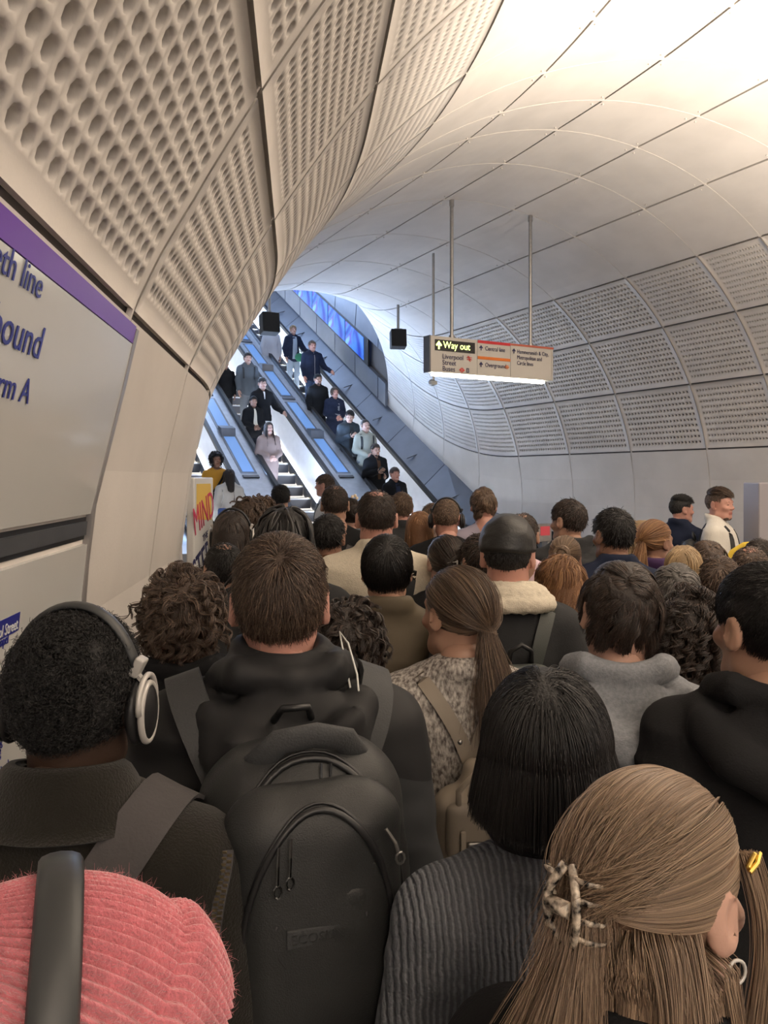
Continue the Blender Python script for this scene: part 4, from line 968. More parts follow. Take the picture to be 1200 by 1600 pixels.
def hair_for(root, kind, col, M4, dens=1.0, rad=.0012, rng=RNG, o={}):
    """builds hair > strands under a person; returns the hair object"""
    c1, c2 = HAIRCOL[col]; hm = hairmat(col, c1, c2); base = mat('scalp ' + col, tuple(c * .8 for c in c1), .6, bump=.6, bscale=160)
    n = int(o.get('n', 2600) * dens); S_ = lambda *a, **k: strands(*a, rng=rng, **{**k, **o.get('kw', {})})
    if kind == 'short':
        P, Q = cap_mesh('short', .008); st = [S_('short', n, .034, npts=5, puff=.011, grav=.25, jitter=.28)]
    elif kind == 'fade':
        P, Q = cap_mesh('short', .003); st = [S_('fade', n, .012, npts=3, puff=.004, grav=.2, jitter=.25)]
    elif kind == 'quiff':
        P, Q = cap_mesh('short', .003); a_ = S_('fade', n, .012, npts=3, puff=.004, grav=.2, jitter=.25); b_ = S_('short', n, .050, npts=7, puff=.020, grav=-.2, jitter=.16, crown=(0, -.9, .3)); st = [a_, b_[b_[:, 0, 2] > .078]]
    elif kind == 'afro':
        P, Q = cap_mesh('curly', .010); st = [S_('curly', n, .018, npts=12, puff=.009, curl=.0032, cfreq=3, grav=.05, jitter=.8, Lvar=.3)]
    elif kind == 'mop':
        P, Q = cap_mesh('long', .008); st = [S_('long', n, .075, npts=9, puff=.013, grav=.35, jitter=.22, clump=int(60), Lvar=.35, curl=.004, cfreq=.8)]
    elif kind == 'smooth':
        P, Q = cap_mesh('long', .012); st = [S_('long', n, .075, npts=8, puff=.016, grav=.3, jitter=.06)]
    elif kind == 'curly':
        P, Q = cap_mesh('curly', .022); st = [S_('curly', n, .13, npts=26, puff=.044, curl=.0095, cfreq=2.4, grav=.25, jitter=.22, cl=.72, clump=int(max(80, n / 18)), Lvar=.4)]
    elif kind == 'curlylong':
        P, Q = cap_mesh('curly', .030, extra=(('ell', (0, -.06, -.05), (.085, .06, .10)),)); st = [S_('curly', n, .24, npts=36, puff=.055, curl=.012, cfreq=5, grav=.45, jitter=.22, clump=int(max(80, n / 18)), out_push=.15, cl=.72)]
    elif kind == 'bob':
        P, Q = cap_mesh('long', .032, extra=(('ell', (0, -.035, -.05), (.098, .085, .095)),)); st = [S_('long', n, .285, npts=14, puff=.022, grav=.5, jitter=.015, out_push=.17, crown=(0, -.45, .9), Lvar=.03, Li=0) if False else S_('long', n, .32, npts=26, puff=.022, grav=.5, jitter=.012, out_push=.22, crown=(0, -.5, .86), Lvar=.02, zend=-.070, root=.9)]
    elif kind == 'long':
        P, Q = cap_mesh('long', .012, extra=(('cap', (0, -.05, -.02), (0, -.095, -.22), .078, .065),)); st = [S_('long', n, .42, npts=18, puff=.020, grav=.5, jitter=.05, out_push=.10, Lvar=.2, clump=60)]
    elif kind == 'wavy':
        P, Q = cap_mesh('long', .016, extra=(('cap', (0, -.05, -.02), (0, -.10, -.22), .085, .075),)); st = [S_('long', n, .42, npts=24, puff=.030, grav=.5, jitter=.08, out_push=.14, Lvar=.25, clump=70, curl=.012, cfreq=3)]
    elif kind == 'ponytail':
        T = o.get('T', (0, -.115, .0)); P, Q = cap_mesh('long', .006); tl = o.get('tail', (.0, -.30, -1))
        st = [S_('long', n, .36, npts=20, puff=.007, jitter=.10, target=T, tail=tl, Lvar=.2)]
    elif kind == 'bun':
        T = o.get('T', (0, -.105, .04)); P, Q = cap_mesh('long', .006, extra=(('ell', (T[0], T[1] - .018, T[2]), (.034, .030, .034)),)); st = [S_('long', int(n * .7), .17, npts=12, puff=.007, jitter=.05, target=T)]
        m_ = int(n * .3); a = rng.uniform(0, 6.28, m_); e = rng.uniform(-.8, .8, m_); t = np.linspace(0, 1.6, 12)[None]; r_ = .036 + .008 * rng.uniform(0, 1, m_)
        B = np.stack([T[0] + (r_[:, None]) * np.cos(a[:, None] + t * 1.6) * np.cos(e[:, None]), T[1] - .018 + r_[:, None] * .8 * np.sin(e[:, None] + .2 * np.sin(t * 3)), T[2] + r_[:, None] * np.sin(a[:, None] + t * 1.6) * np.cos(e[:, None])], -1)
        st.append(B)
    elif kind == 'dreads':
        P, Q = cap_mesh('long', .012); st = []
        D = S_('long', 190, .26, npts=18, puff=.030, grav=.45, jitter=.12, curl=.003, cfreq=2, crown=(0, -.2, 1), Lvar=.15, out_push=.05)
        st = []; hb = curves_obj('dreadlock_strands', D, .0062, hm, None, M4, .7)
    elif kind == 'balding':
        P, Q = cap_mesh('short', .004); D = S_('short', n, .022, npts=4, puff=.006, grav=.25, jitter=.22); r0 = D[:, 0]
        rr_ = (r0[:, 0] / .046) ** 2 + ((r0[:, 1] + .03) / .060) ** 2 + 9 * (r0[:, 2] < .05); keep = rng.uniform(0, 1, len(rr_)) < np.clip(.30 + (rr_ - .4) * .8, .22, 1); st = [D[keep]]
        kp = ~((((P[:, 0] / .034) ** 2 + ((P[:, 1] + .03) / .046) ** 2) < 1) & (P[:, 2] > .08)); idx = np.cumsum(kp) - 1; Q = idx[Q[kp[Q].all(1)]]; P = P[kp]
    nv = xf(P, M4)
    if kind in ('curly', 'curlylong', 'mop', 'afro'): nv = folds(nv, Q, .006, (40, 40, 40), 5, False)
    h = linkmesh('hair', nv, Q, base, root, True)
    if kind == 'dreads': hb.parent = h
    for s_ in st: curves_obj('hair_strands', s_, rad, hm, h, M4)
    return h

# ------------------------------------------------------------------ a whole person
def person(loc, heading, height, label, skin='pale', pose='down', w=1.0, top=('jacket', 'top_black'), trousers='trouser_dark', hair=('short', 'brown'), head=(0, 0, 0), res=.02, face=False, woman=False, dens=1.0, rad=.0016, seed=0, group=None, ho={}, brows=None, beard=None, shoes='shoe_dark', nohair=False, topfn=None, cat='person', belly=0):
    t = empty('person', loc, R(heading), label, cat, group); k = height / 1.722; t.scale = (k, k, k)
    sk, lp = skinm(skin)
    BP, BQ = body_mesh(pose, w); hk = ('f' if face else 'l') + ('w' if woman else 'm'); HP, HQ, HI = get_head(hk); MH = head_matrix(*head)
    er, wr, el, wl = POSES[pose]; Ps = [BP, xf(HP, MH)]; Qs = [BQ, HQ + len(BP)]; off = len(BP) + len(HP)
    for e, r, q in ((er, wr, 1), (el, wl, -1)):
        p, f = hand_at(e, r, q); Ps.append(p); Qs.append(f + off); off += len(p)
    ic = mat('eye_dark', (.03, .02, .018), .2)
    vi = np.concatenate([np.zeros(len(BP), int), HI, np.zeros(off - len(BP) - len(HP), int)]); Qa = np.concatenate(Qs)
    fm = np.where((vi[Qa] == 1).sum(1) >= 3, 1, np.where((vi[Qa] == 2).sum(1) >= 3, 2, 0))
    linkmesh('body', np.concatenate(Ps), Qa, None, t, True, [sk, lp, ic], fm)
    if top:
        st, tm = top[0], top[1]; P, Q = top_mesh(st, pose, w, res, seed)
        if topfn is not None: P = topfn(P)
        nm = {'tee': 'shirt', 'sweater': 'sweater', 'jacket': 'jacket', 'puffer': 'puffer_jacket', 'hoodie': 'hoodie', 'coat': 'coat', 'fleece': 'fleece_jacket', 'shell': 'hooded_jacket', 'plain': 'jacket'}[st]
        to = linkmesh(nm, P, Q, MM(tm), t, True)
        t['_top'] = to.name; t['_prox'] = f'{st}|{pose}|{w}'
    lg = leg_mesh(); linkmesh('trousers', lg[0][0], lg[0][1], MM(trousers), t, True)
    for q in (-1, 1):
        P = lg[1][0] * np.array([q, 1, 1]); f = lg[1][1] if q > 0 else lg[1][1][:, ::-1]; so = linkmesh('shoe', P, f, MM(shoes), t, True); so.location = (q * .10, -.0, 0)
    if hair and not nohair: hair_for(t, hair[0], hair[1], MH, dens, rad, RNG, ho)
    bc = brows or (hair[1] if hair else None)
    if face and bc:
        c1, _ = HAIRCOL[bc]; q = MB(); A = MH
        for s_ in (-1, 1): q.tube([A @ Vector((s_ * .015, .0865, .0185)), A @ Vector((s_ * .033, .086, .0235)), A @ Vector((s_ * .047, .075, .017))], [.003, .0038, .002], 6)
        q.build('eyebrows', mat('brow ' + bc, c1, .7), t, True)
    if beard:
        c1, _ = HAIRCOL[beard]; D = np.array([[np.sin(a) * .060, .018 + .058 * np.cos(a), z] for z in np.linspace(-.115, -.055, 14) for a in np.linspace(-1.7, 1.7, 60)])
        D += RNG.normal(size=D.shape) * .003; rr = .80 + .0 * D[:, 2]; keep = ~((np.abs(D[:, 0]) < .022) & (D[:, 2] > -.078)); D = D[keep]
        B = np.stack([D, D + np.stack([D[:, 0] * .1, D[:, 1] * .12, 0 * D[:, 0] - .008], -1)], 1); 
        must = RNG.uniform(-1, 1, (160, 1)) * np.array([[.024, 0, 0]]) + np.array([[0, .094, -.050]]); must[:, 1] -= (must[:, 0] / .024) ** 2 * .010
        B2 = np.stack([must, must + np.array([0, .002, -.008])], 1); B = np.concatenate([B, B2]); B = np.stack([B[:, 0], (B[:, 0] + B[:, 1]) / 2, B[:, 1]], 1)
        bd = SDF((-.09, -.06, -.15), (.09, .12, .0), .006); bd.cap((-.022, .054, -.098), (.022, .054, -.098), .0235, None, .02)
        for s_ in (-1, 1): bd.cap((s_ * .053, .0, -.070), (s_ * .022, .056, -.098), .0165, .0215, .015)
        bp, bq = bd.mesh(); bo = linkmesh('beard', xf(bp, MH), bq, mat('beard ' + beard, tuple(x * 1.2 for x in c1), .8, bump=.5, bscale=300), t, True)
    t['_M'] = [x for r_ in MH for x in r_]
    return t
FAB = {}
def fab(name, color, **k): FAB[name] = (color, k)
def MM(n):
    c, k = FAB[n]; k = {'spec': .18 if max(c) < .2 else .35, **k}; return mat(n, c, **k)
for n, c, k in (('top_black', (.010, .010, .011), dict(rough=.85, bump=.25, bscale=250, noise=.15)), ('trouser_dark', (.016, .017, .022), dict(rough=.85, noise=.15)), ('shoe_dark', (.02, .02, .02), dict(rough=.5)),
                ('shoe_white', (.6, .6, .58), dict(rough=.5)), ('jeans', (.05, .08, .15), dict(rough=.85, noise=.2, nscale=20)), ('trouser_grey', (.16, .17, .18), dict(rough=.9)), ('trouser_pale', (.35, .42, .50), dict(rough=.85)),
                ('navy', (.018, .024, .048), dict(rough=.85, noise=.15)), ('charcoal', (.035, .036, .038), dict(rough=.85, noise=.12, bump=.2, bscale=200)), ('grey_marl', (.235, .245, .265), dict(rough=.95, noise=.14, nscale=140, bump=.35, bscale=260)),
                ('olive', (.115, .092, .062), dict(rough=.55, noise=.08)), ('cream', (.60, .54, .43), dict(rough=1.0, bump=.7, bscale=220, noise=.05, nscale=90)), ('whitefleece', (.66, .63, .57), dict(rough=1.0, bump=.8, bscale=200)),
                ('brown_j', (.085, .042, .020), dict(rough=.8)), ('lilac', (.30, .27, .33), dict(rough=.9)), ('pinkshirt', (.72, .55, .62), dict(rough=.9)), ('white_shirt', (.62, .60, .56), dict(rough=.9)),
                ('mustard', (.55, .27, .03), dict(rough=.9)), ('rose', (.24, .165, .135), dict(rough=.9)), ('grey_j', (.10, .115, .13), dict(rough=.9)), ('denim_blk', (.05, .06, .07), dict(rough=.8, noise=.2)), ('slate', (.11, .14, .19), dict(rough=.85)),
                ('sage', (.33, .33, .27), dict(rough=.9)), ('purple_j', (.06, .03, .09), dict(rough=.7)), ('white_fluff', (.45, .46, .50), dict(rough=1, bump=.8, bscale=120))): fab(n, c, **k)
# ------------------------------------------------------------------ things people wear and carry
from mathutils.bvhtree import BVHTree
def topobj(t): return bpy.data.objects[t['_top']]
def bvh(t):
    me = topobj(t).data; return BVHTree.FromPolygons([v.co[:] for v in me.vertices], [p.vertices[:] for p in me.polygons])
def snap(bv, pts, off=.006, n=18):
    """a smooth run of points laid on the clothing"""
    P = [Vector(p) for p in pts]; out = []
    for i in range(n):
        f = i / (n - 1) * (len(P) - 1); k = min(int(f), len(P) - 2); q = P[k].lerp(P[k + 1], f - k); h = bv.find_nearest(q); d = (q - h[0])
        nn = h[1] if h[1].dot(q - Vector((0, 0, 1.25))) > 0 else -h[1]
        out.append(h[0] + nn * off)
    for _ in range(5): out = [out[0]] + [(out[i - 1] + out[i] * 2 + out[i + 1]) / 4 for i in range(1, n - 1)] + [out[-1]]
    return out
def like(t, name, label, cat, group=None):
    """a worn thing shares the wearer's place and scale"""
    e = empty(name, t.location, t.rotation_euler.z, label, cat, group); e.scale = t.scale; return e
def headm(t): return Matrix([t['_M'][i * 4:i * 4 + 4] for i in range(4)])
def worn(t, name, label, cat, group=None):
    e = bpy.data.objects.new(name, None); COL.objects.link(e); e.empty_display_size = .05; tag(e, label, cat, group)
    k = t.scale[0]; e.matrix_world = Matrix.Translation(t.location) @ Matrix.Rotation(t.rotation_euler.z, 4, 'Z') @ Matrix.Scale(k, 4) @ headm(t); return e
def xtube(q, pts, r, seg=8): return q.tube(pts, r, seg)
def strap_on(t, e, pts, w, m, name='shoulder_strap', off=.008, th=.006, n=20):
    pr = t['_prox'].split('|')
    if pr[0] in ('hoodie', 'shell', 'plain'):
        a_, b_ = top_mesh('plain', pr[1], float(pr[2]), .018, 0); bv = BVHTree.FromPolygons(a_.tolist(), b_.tolist()); off = off + .004
    else: bv = bvh(t)
    pp = snap(bv, pts, off, n); sides = []
    for i, p in enumerate(pp):
        h = bv.find_nearest(p); nn = (p - h[0]); nn = nn.normalized() if nn.length > 1e-5 else Vector((0, -1, 0)); tg = (pp[min(i + 1, n - 1)] - pp[max(i - 1, 0)]).normalized(); sides.append(tg.cross(nn).normalized())
    q = MB(); q.band(pp, w, th, sides); o_ = q.build(name, m, e, False); o_.data.polygons.foreach_set('use_smooth', [True] * len(o_.data.polygons)); md = o_.modifiers.new('edge', 'EDGE_SPLIT'); md.split_angle = R(45); return o_
def headphones(t, label, mb, mc, mr=None, up=.0, wide=.022, hat=0.0, group='headphones worn in the crowd'):
    e = worn(t, 'headphones', label, 'headphones', group); q = MB(); rx, rz = .088 + hat, .106 + hat + up
    pts = [(rx * math.sin(a), -.012, .012 + (rz + .008) * math.cos(a)) for a in np.linspace(-1.25, 1.25, 21)]
    q.tube(pts, [(.0055, wide / 2)] * 21 if False else [(wide / 2, .0055)] * 21, 12, flat=(0, 0, 1)); q.build('headband', mb, e, True)
    for s_ in (-1, 1):
        q = MB(); q.band([(s_ * .083 * (1 + hat * 8), -.012, .044), (s_ * (.094 + hat), -.012, .030), (s_ * (.098 + hat), -.012, .015)], .011, .005, (0, 1, 0)); q.box((s_ * (.087 + hat), -.012, .050), (.014, wide * .9, .028), Matrix.Rotation(s_ * R(28), 3, 'Y'), .003); q.build('slider', mr or mb, e)
        rt = Matrix.Rotation(R(90), 3, 'Y'); q = MB()
        q.sphere((s_ * (.086 + hat), -.010, -.014), (.014, .037, .046)); q.build('ear_cushion', M['black'], e, True)
        q = MB(); q.sphere((s_ * (.098 + hat), -.010, -.014), (.013, .034, .043)); q.build('ear_cup', mc, e, True)
        if mr:
            q = MB(); q.tube([(s_ * (.101 + hat), -.010 + .031 * math.cos(a), -.014 + .040 * math.sin(a)) for a in np.linspace(0, 2 * math.pi, 28)], .0048, 8, False); q.build('cup_ring', mr, e, True)
            q = MB(); q.tube([(s_ * (.100 + hat), -.012 + .036 * math.sin(a), .002 + .036 * math.cos(a)) for a in np.linspace(-1.9, 1.9, 18)], .0042, 6); q.build('yoke', mr, e, True)
    return e
def cloth_collar(t, m, r0=(.064, .062), z0=1.500, r1=(.105, .098), z1=1.445, name='collar', th=.010, lim=2.5, drop=.035, bumpy=0):
    n, k = 36, 7; P = []; F = []
    for i in range(n):
        a = -lim + 2 * lim * i / (n - 1)
        for j in range(k):
            f = j / (k - 1); fr = abs(a / lim) ** 2 * drop
            rx = r0[0] + (r1[0] - r0[0]) * f; ry = r0[1] + (r1[1] - r0[1]) * f; z = z0 + (z1 - z0) * f ** 1.4 - fr + .012 * math.sin(math.pi * min(1, f * 1.4))
            P.append((rx * math.sin(a), -.022 - ry * math.cos(a), z))
    A = np.array(P); C_ = A.copy(); C_[:, :2] *= .0; cen = np.array([0, -.022, 0]); d = A - cen; d[:, 2] = 0; d /= np.linalg.norm(d, axis=1, keepdims=True)
    B = A - d * th - np.array([0, 0, th * .6]); f = grid_faces(n, k); F = [tuple(x) for x in f.tolist()] + [tuple(len(A) + i for i in x[::-1]) for x in f.tolist()]
    ring = [i * k for i in range(n)] + [(n - 1) * k + j for j in range(1, k)] + [i * k + k - 1 for i in range(n - 2, -1, -1)] + [j for j in range(k - 2, 0, -1)]
    F += [(ring[i], ring[(i + 1) % len(ring)], len(A) + ring[(i + 1) % len(ring)], len(A) + ring[i]) for i in range(len(ring))]
    V = np.concatenate([A, B])
    if bumpy: V = V + d.repeat(1, 0)[np.arange(len(V)) % len(A)] * (vnoise(V * 90, 3) * bumpy)[:, None]
    o = linkmesh(name, V, F, m, t, True); return o
def bead(m, e, pts, r, name): q = MB(); q.tube(pts, r, 6); return q.build(name, m, e, True)

CROWD = {}
def C(key, px, ytop, z, label, rel=0, body=15, pitch=0, roll=0, extra=.012, **k):
    """ytop: where the crown reads; z metres ahead; rel: head turn to the left of the line of sight"""
    ht = H - (ytop - 746) / 1200 * z - extra; ray = -math.degrees(math.atan((px - 600) / 1200)); p = at(px, 0, z)
    yaw = ray + rel - body
    k.setdefault('group', None)
    t = person((p.x, p.y, 0), body, ht, label, head=(yaw, pitch, roll), **k); CROWD[key] = t; return t

fab('coat_olive', (.014, .012, .009), rough=.95, bump=.5, bscale=320, noise=.15, sheen=.15)
fab('knit_grey', (.115, .122, .136), rough=1.0, kind='rib', kscale=36, color2=(.215, .225, .25), bscale=180, bump=.9, noise=.2)
fab('knit_cream', (.56, .52, .47), rough=1.0, color2=(.13, .11, .10), nscale=75, stretch=(1.6, 1.6, .8), bump=1.0, bscale=95)
fab('hood_black', (.016, .016, .017), rough=.95, bump=.3, bscale=260)
# two-tone shell jacket: black yoke above a charcoal back
def twotone(name, ca, cb, zc):
    m = mat(name, ca, .7, noise=.1); nt = m.node_tree; N = nt.nodes; L = nt.links; b = N['Principled BSDF']; tc = N.new('ShaderNodeTexCoord'); sx = N.new('ShaderNodeSeparateXYZ'); L.new(tc.outputs['Object'], sx.inputs[0])
    ab = N.new('ShaderNodeMath'); ab.operation = 'ABSOLUTE'; L.new(sx.outputs[0], ab.inputs[0]); mu = N.new('ShaderNodeMath'); mu.operation = 'MULTIPLY_ADD'; mu.inputs[1].default_value = -.35; L.new(ab.outputs[0], mu.inputs[0]); mu.inputs[2].default_value = zc + .05
    gt = N.new('ShaderNodeMath'); gt.operation = 'GREATER_THAN'; L.new(sx.outputs[2], gt.inputs[0]); L.new(mu.outputs[0], gt.inputs[1]); mx = N.new('ShaderNodeMix'); mx.data_type = 'RGBA'; L.new(gt.outputs[0], mx.inputs['Factor']); mx.inputs['A'].default_value = (*cb, 1); mx.inputs['B'].default_value = (*ca, 1); L.new(mx.outputs['Result'], b.inputs['Base Color'])
    return m
FAB['shell2'] = ((0, 0, 0), {}); MATS['shell2'] = twotone('shell two tone', (.007, .007, .008), (.030, .032, .034), 1.335); fab('shell2', (0, 0, 0))

# ------------------------------------------------------------------ the near figures
t = C('beanie', 40, 1368, .48, 'person in a pink ribbed woollen beanie, nearest at the bottom left', rel=-93, body=-60, extra=.028, woman=True, face=True, hair=('short', 'brown'), nohair=True, top=('coat', 'charcoal'), res=.014, w=.9, pitch=-4)
M['pinkwool'] = mat('pink_wool', (.62, .17, .20), 1.0, noise=.12, nscale=60, bump=.8, bscale=420, sheen=.5)
def beanie(t):
    MH = headm(t); nb, nf = 70, 74 * 8; ax = Vector((0, -.78, .62)).normalized(); Rm = Vector((0, 0, 1)).rotation_difference(ax).to_matrix(); b = np.linspace(0.02, R(128), nb)[None]; f = np.linspace(0, 2 * math.pi, nf, endpoint=False)[:, None]
    d = np.stack([np.sin(b) * np.cos(f), np.sin(b) * np.sin(f), np.cos(b) + 0 * f], -1); d = d @ np.array(Rm).T
    cuff = 1 / (1 + np.exp(-(b - R(100)) * 60)); g = 1 - .9 * np.exp(-((b - R(99)) / .022) ** 2)
    off = .014 + .0030 * np.cos(74 * f) * np.clip(b * 2.2, 0, 1) + cuff * .010 - .003 * (1 - g) + .012 * np.exp(-(b / .5) ** 2)
    P = HC + d * (HR + off[..., None]); P = xf(P.reshape(-1, 3), MH); F = grid_faces(nf, nb); a = np.arange(nb - 1); c = (nf - 1) * nb; F2 = np.stack([c + a, a, a + 1, c + a + 1], -1)
    o = linkmesh('beanie', P, np.concatenate([F, F2]), M['pinkwool'], t, True)
    k = RNG.integers(0, len(P), 9000); r = P[k]; c_ = np.array(MH @ Vector(HC)); n_ = r - c_; n_ /= np.linalg.norm(n_, axis=1, keepdims=True); j = RNG.normal(size=(9000, 3)) * .8
    L_ = RNG.uniform(.001, .0045, 9000)[:, None]; S3 = np.stack([r, r + (n_ + j * .5) * L_ * .5, r + (n_ + j) * L_], 1); fz = curves_obj('wool_fuzz', S3, .00011, mat('pink_fuzz', (.62, .24, .26), 1.0), o)
beanie(t); M['padblack'] = mat('padded_band', (.035, .037, .038), .42, bump=.05)
headphones(t, 'black over-ear headphones on the pink beanie', M['padblack'], M['padblack'], None, up=-.002, wide=.030, hat=.020)

t = C('headph', 116, 955, 1.06, 'person with short black curls and silver headphones in a dark olive coat', rel=-24, body=0, extra=.012, skin='dark', hair=('afro', 'black'), top=('plain', 'coat_olive'), res=.010, w=1.04, rad=.0006, ho=dict(n=12000))
cloth_collar(t, MM('coat_olive'), (.066, .064), 1.545, (.122, .104), 1.462)
M['silver'] = mat('silver_plastic', (.52, .50, .47), .35, .2); headphones(t, 'silver and black headphones on the person beside the wall board', M['padblack'], M['black'], M['silver'], up=.006, wide=.026, hat=.004)
e = like(t, 'shoulder_bag', 'grey canvas bag strap and bag across the dark olive coat', 'bag'); M['webbing'] = mat('grey_webbing', (.060, .055, .056), .85, bump=.3, bscale=200, noise=.1)
strap_on(t, e, off=.014, pts=[(.135, .13, 1.25), (.135, .06, 1.45), (.120, -.04, 1.47), (.06, -.16, 1.38), (-.04, -.19, 1.24), (-.14, -.18, 1.08), (-.22, -.12, .92)], w=.068, m=M['webbing'], th=.006, n=34)
MB().box((-.27, -.08, .78), (.10, .30, .34), None, .04).build('bag_body', M['webbing'], e, True)
bv = bvh(t); pp = snap(bv, [(.225, -.05, 1.42), (.235, -.12, 1.34), (.225, -.16, 1.24), (.20, -.17, 1.14)], .003, 44); q = MB()
for i in range(len(pp) - 1):
    for s_ in (-1, 1): q.box(pp[i].lerp(pp[i + 1], .5 + .25 * s_) + Vector((.0035 * s_, -.001, 0)), (.006, .004, .0032))
MB_z = q; q.build('zip_teeth', mat('brass', (.34, .27, .16), .35, .9), t)['kind'] = 'stuff'; q = MB(); q.band(pp, .016, .003, (1, 0, 0)); q.build('zip_tape', M['webbing'], t)

t = C('crew', 436, 836, 1.40, 'person with cropped brown hair in a charcoal hooded jacket, carrying the biggest black backpack', rel=0, body=16, extra=.010, hair=('short', 'brown'), skin='rosy', top=('shell', 'shell2'), res=.010, w=1.1, rad=.0007, ho=dict(n=15000, kw=dict(npts=6, puff=.013, jitter=.16)))
M['pack'] = mat('pack_nylon', (.021, .022, .022), .5, noise=.12, nscale=9, bump=.25, bscale=500); M['pack2'] = mat('pack_strap', (.046, .048, .050), .7, bump=.3, bscale=300); M['zipd'] = mat('zip_dark', (.12, .12, .12), .25, 1); M['zipm'] = mat('zip_metal', (.35, .34, .32), .3, 1)
def arcz(cx, cz, rx, rz, y, a0, a1, n=24, pw=1.0): return [(cx + rx * math.sin(a), y, cz + rz * math.cos(a)) for a in np.linspace(a0, a1, n)]
def big_pack(t, label):
    e = like(t, 'backpack', label, 'backpack')
    s = SDF((-.22, -.48, .72), (.22, -.08, 1.56), .0085); s.box((0, -.225, 1.16), (.150, .090, .275), .085, .03); s.ell((0, -.245, 1.18), (.150, .095, .27), .05); s.cut((0, 1, 0), -.125)
    s.cap((-.14, -.30, 1.02), (-.14, -.30, 1.24), .01, None, .02, True)
    P, Q = s.mesh(); P = folds(relax(P, Q, 2), Q, .0035, (9, 9, 9), 4); linkmesh('main_compartment', P, Q, M['pack'], e, True)
    s = SDF((-.20, -.50, .80), (.20, -.24, 1.50), .0085); s.box((0, -.325, 1.190), (.128, .050, .232), .07, .03); s.ell((0, -.335, 1.17), (.115, .056, .19), .04); P, Q = s.mesh(); P = folds(relax(P, Q, 2), Q, .003, (10, 10, 10), 8); linkmesh('front_pocket', P, Q, M['pack'], e, True)
    s = SDF((-.16, -.46, .92), (.16, -.34, 1.30), .0075); s.box((.0, -.372, 1.245), (.075, .016, .065), .03, .02); P, Q = s.mesh(); linkmesh('label_panel', relax(P, Q, 1), Q, M['pack'], e, True)
    lp_ = (-.012, -.3905, 1.245); MB().box(lp_, (.070, .006, .024), None, .002).build('label_patch', M['pack2'], e); text('ECOSUN', 'lettering', .018, M['pack'], frame((lp_[0] - .030, lp_[1] - .0032, lp_[2] - .0065), (1, 0, 0), (0, 0, 1)), e, ext=.001)
    bvs = [BVHTree.FromPolygons([v.co[:] for v in o_.data.vertices], [p.vertices[:] for p in o_.data.polygons]) for n_ in ('main_compartment', 'front_pocket', 'label_panel') for o_ in e.children if o_.name.split('.')[0] == n_]
    def on(x, z, off=.003, only=None):
        best = None
        for b_ in (bvs if only is None else [bvs[only]]):
            h = b_.ray_cast(Vector((x, -1, z)), Vector((0, 1, 0)))
            if h[0] and (best is None or h[0].y < best.y): best = h[0]
        return (best or Vector((x, -.2, z))) + Vector((0, -off, 0))
    for cz, rx, rz, r, only in ((1.215, .134, .222, .0055, 0), (1.195, .104, .200, .0050, 1), (1.245, .062, .055, .0028, 2)):
        for dd in ((0, .007) if only < 2 else (0,)): bead(M['black'], e, [on(x_ * (1 + dd), z_ + dd, .0022, only) for x_, y_, z_ in arcz(0, cz, rx, rz, 0, -1.75, 1.75, 30)] if only < 2 else [on(x_, z_, .002, 2) for x_, y_, z_ in arcz(0, cz, rx, -rz, 0, -1.9, 1.9, 20)], r * (.5 if dd else 1), 'zip_track')
    for pts, r in () and ((arcz(0, 1.19, .150, .235, -.272, -1.75, 1.75), .0048), (arcz(0, 1.17, .128, .200, -.352, -1.75, 1.75), .0042), (arcz(0, 1.21, .148, .215, -.255, -1.7, 1.7), .004)): bead(M['black'], e, pts, r, 'zip_track')
    s_ = [on(x_, z_, .002, 1) for x_, z_ in ((-.105, 1.045), (-.06, 1.038), (-.01, 1.040), (.04, 1.052), (.10, 1.09))]; bead(M['black'], e, s_, .0035, 'zip_track')
    for x, z in ((-.056, 1.362), (-.040, 1.370), (.016, 1.432), (.030, 1.430)):
        y = on(x, z).y; q = MB(); q.tube([(x, y - .006, z), (x - .002, y - .014, z - .02), (x - .003, y - .015, z - .045)], .0022, 6); q.tube([(x - .003 + .005 * math.sin(a), y - .016, z - .052 - .008 * math.cos(a)) for a in np.linspace(0, 6.28, 10)], .0016, 5, False); q.build('zip_pull', M['zipd'], e)
    for x, z in ((.088, 1.365), (-.098, 1.045)):
        y = on(x, z).y; q = MB(); q.tube([(x, y - .006, z), (x + .012, y - .012, z - .018), (x + .016, y - .013, z - .032)], .0026, 6); q.tube([(x + .018 + .006 * math.sin(a), y - .014, z - .038 - .008 * math.cos(a)) for a in np.linspace(0, 6.28, 10)], .0018, 5, False); q.build('zip_pull', M['zipm'], e)
    q = MB(); q.tube([(-.075, -.205, 1.36), (-.072, -.265, 1.425), (-.04, -.285, 1.462), (.01, -.288, 1.468), (.055, -.280, 1.455), (.078, -.262, 1.42), (.080, -.20, 1.36)], [(.020, .010)] * 7, 10); q.build('carry_handle', M['pack2'], e, True)
    for sx in (-1, 1): strap_on(t, e, [(sx * .085, -.17, 1.28), (sx * .118, -.17, 1.38), (sx * .145, -.11, 1.44), (sx * .152, -.03, 1.46), (sx * .150, .07, 1.41), (sx * .14, .15, 1.28), (sx * .14, .12, 1.05)], .060, M['pack2'], off=.030, th=.012, n=30)
    q = MB(); q.tube([(-.03, -.15, 1.45), (-.02, -.175, 1.475), (.02, -.175, 1.475), (.03, -.15, 1.45)], .006, 8); q.build('hang_loop', M['black'], e, True)
    return e
big_pack(t, 'large black backpack with two arched zips and a carry handle, in the lower middle')

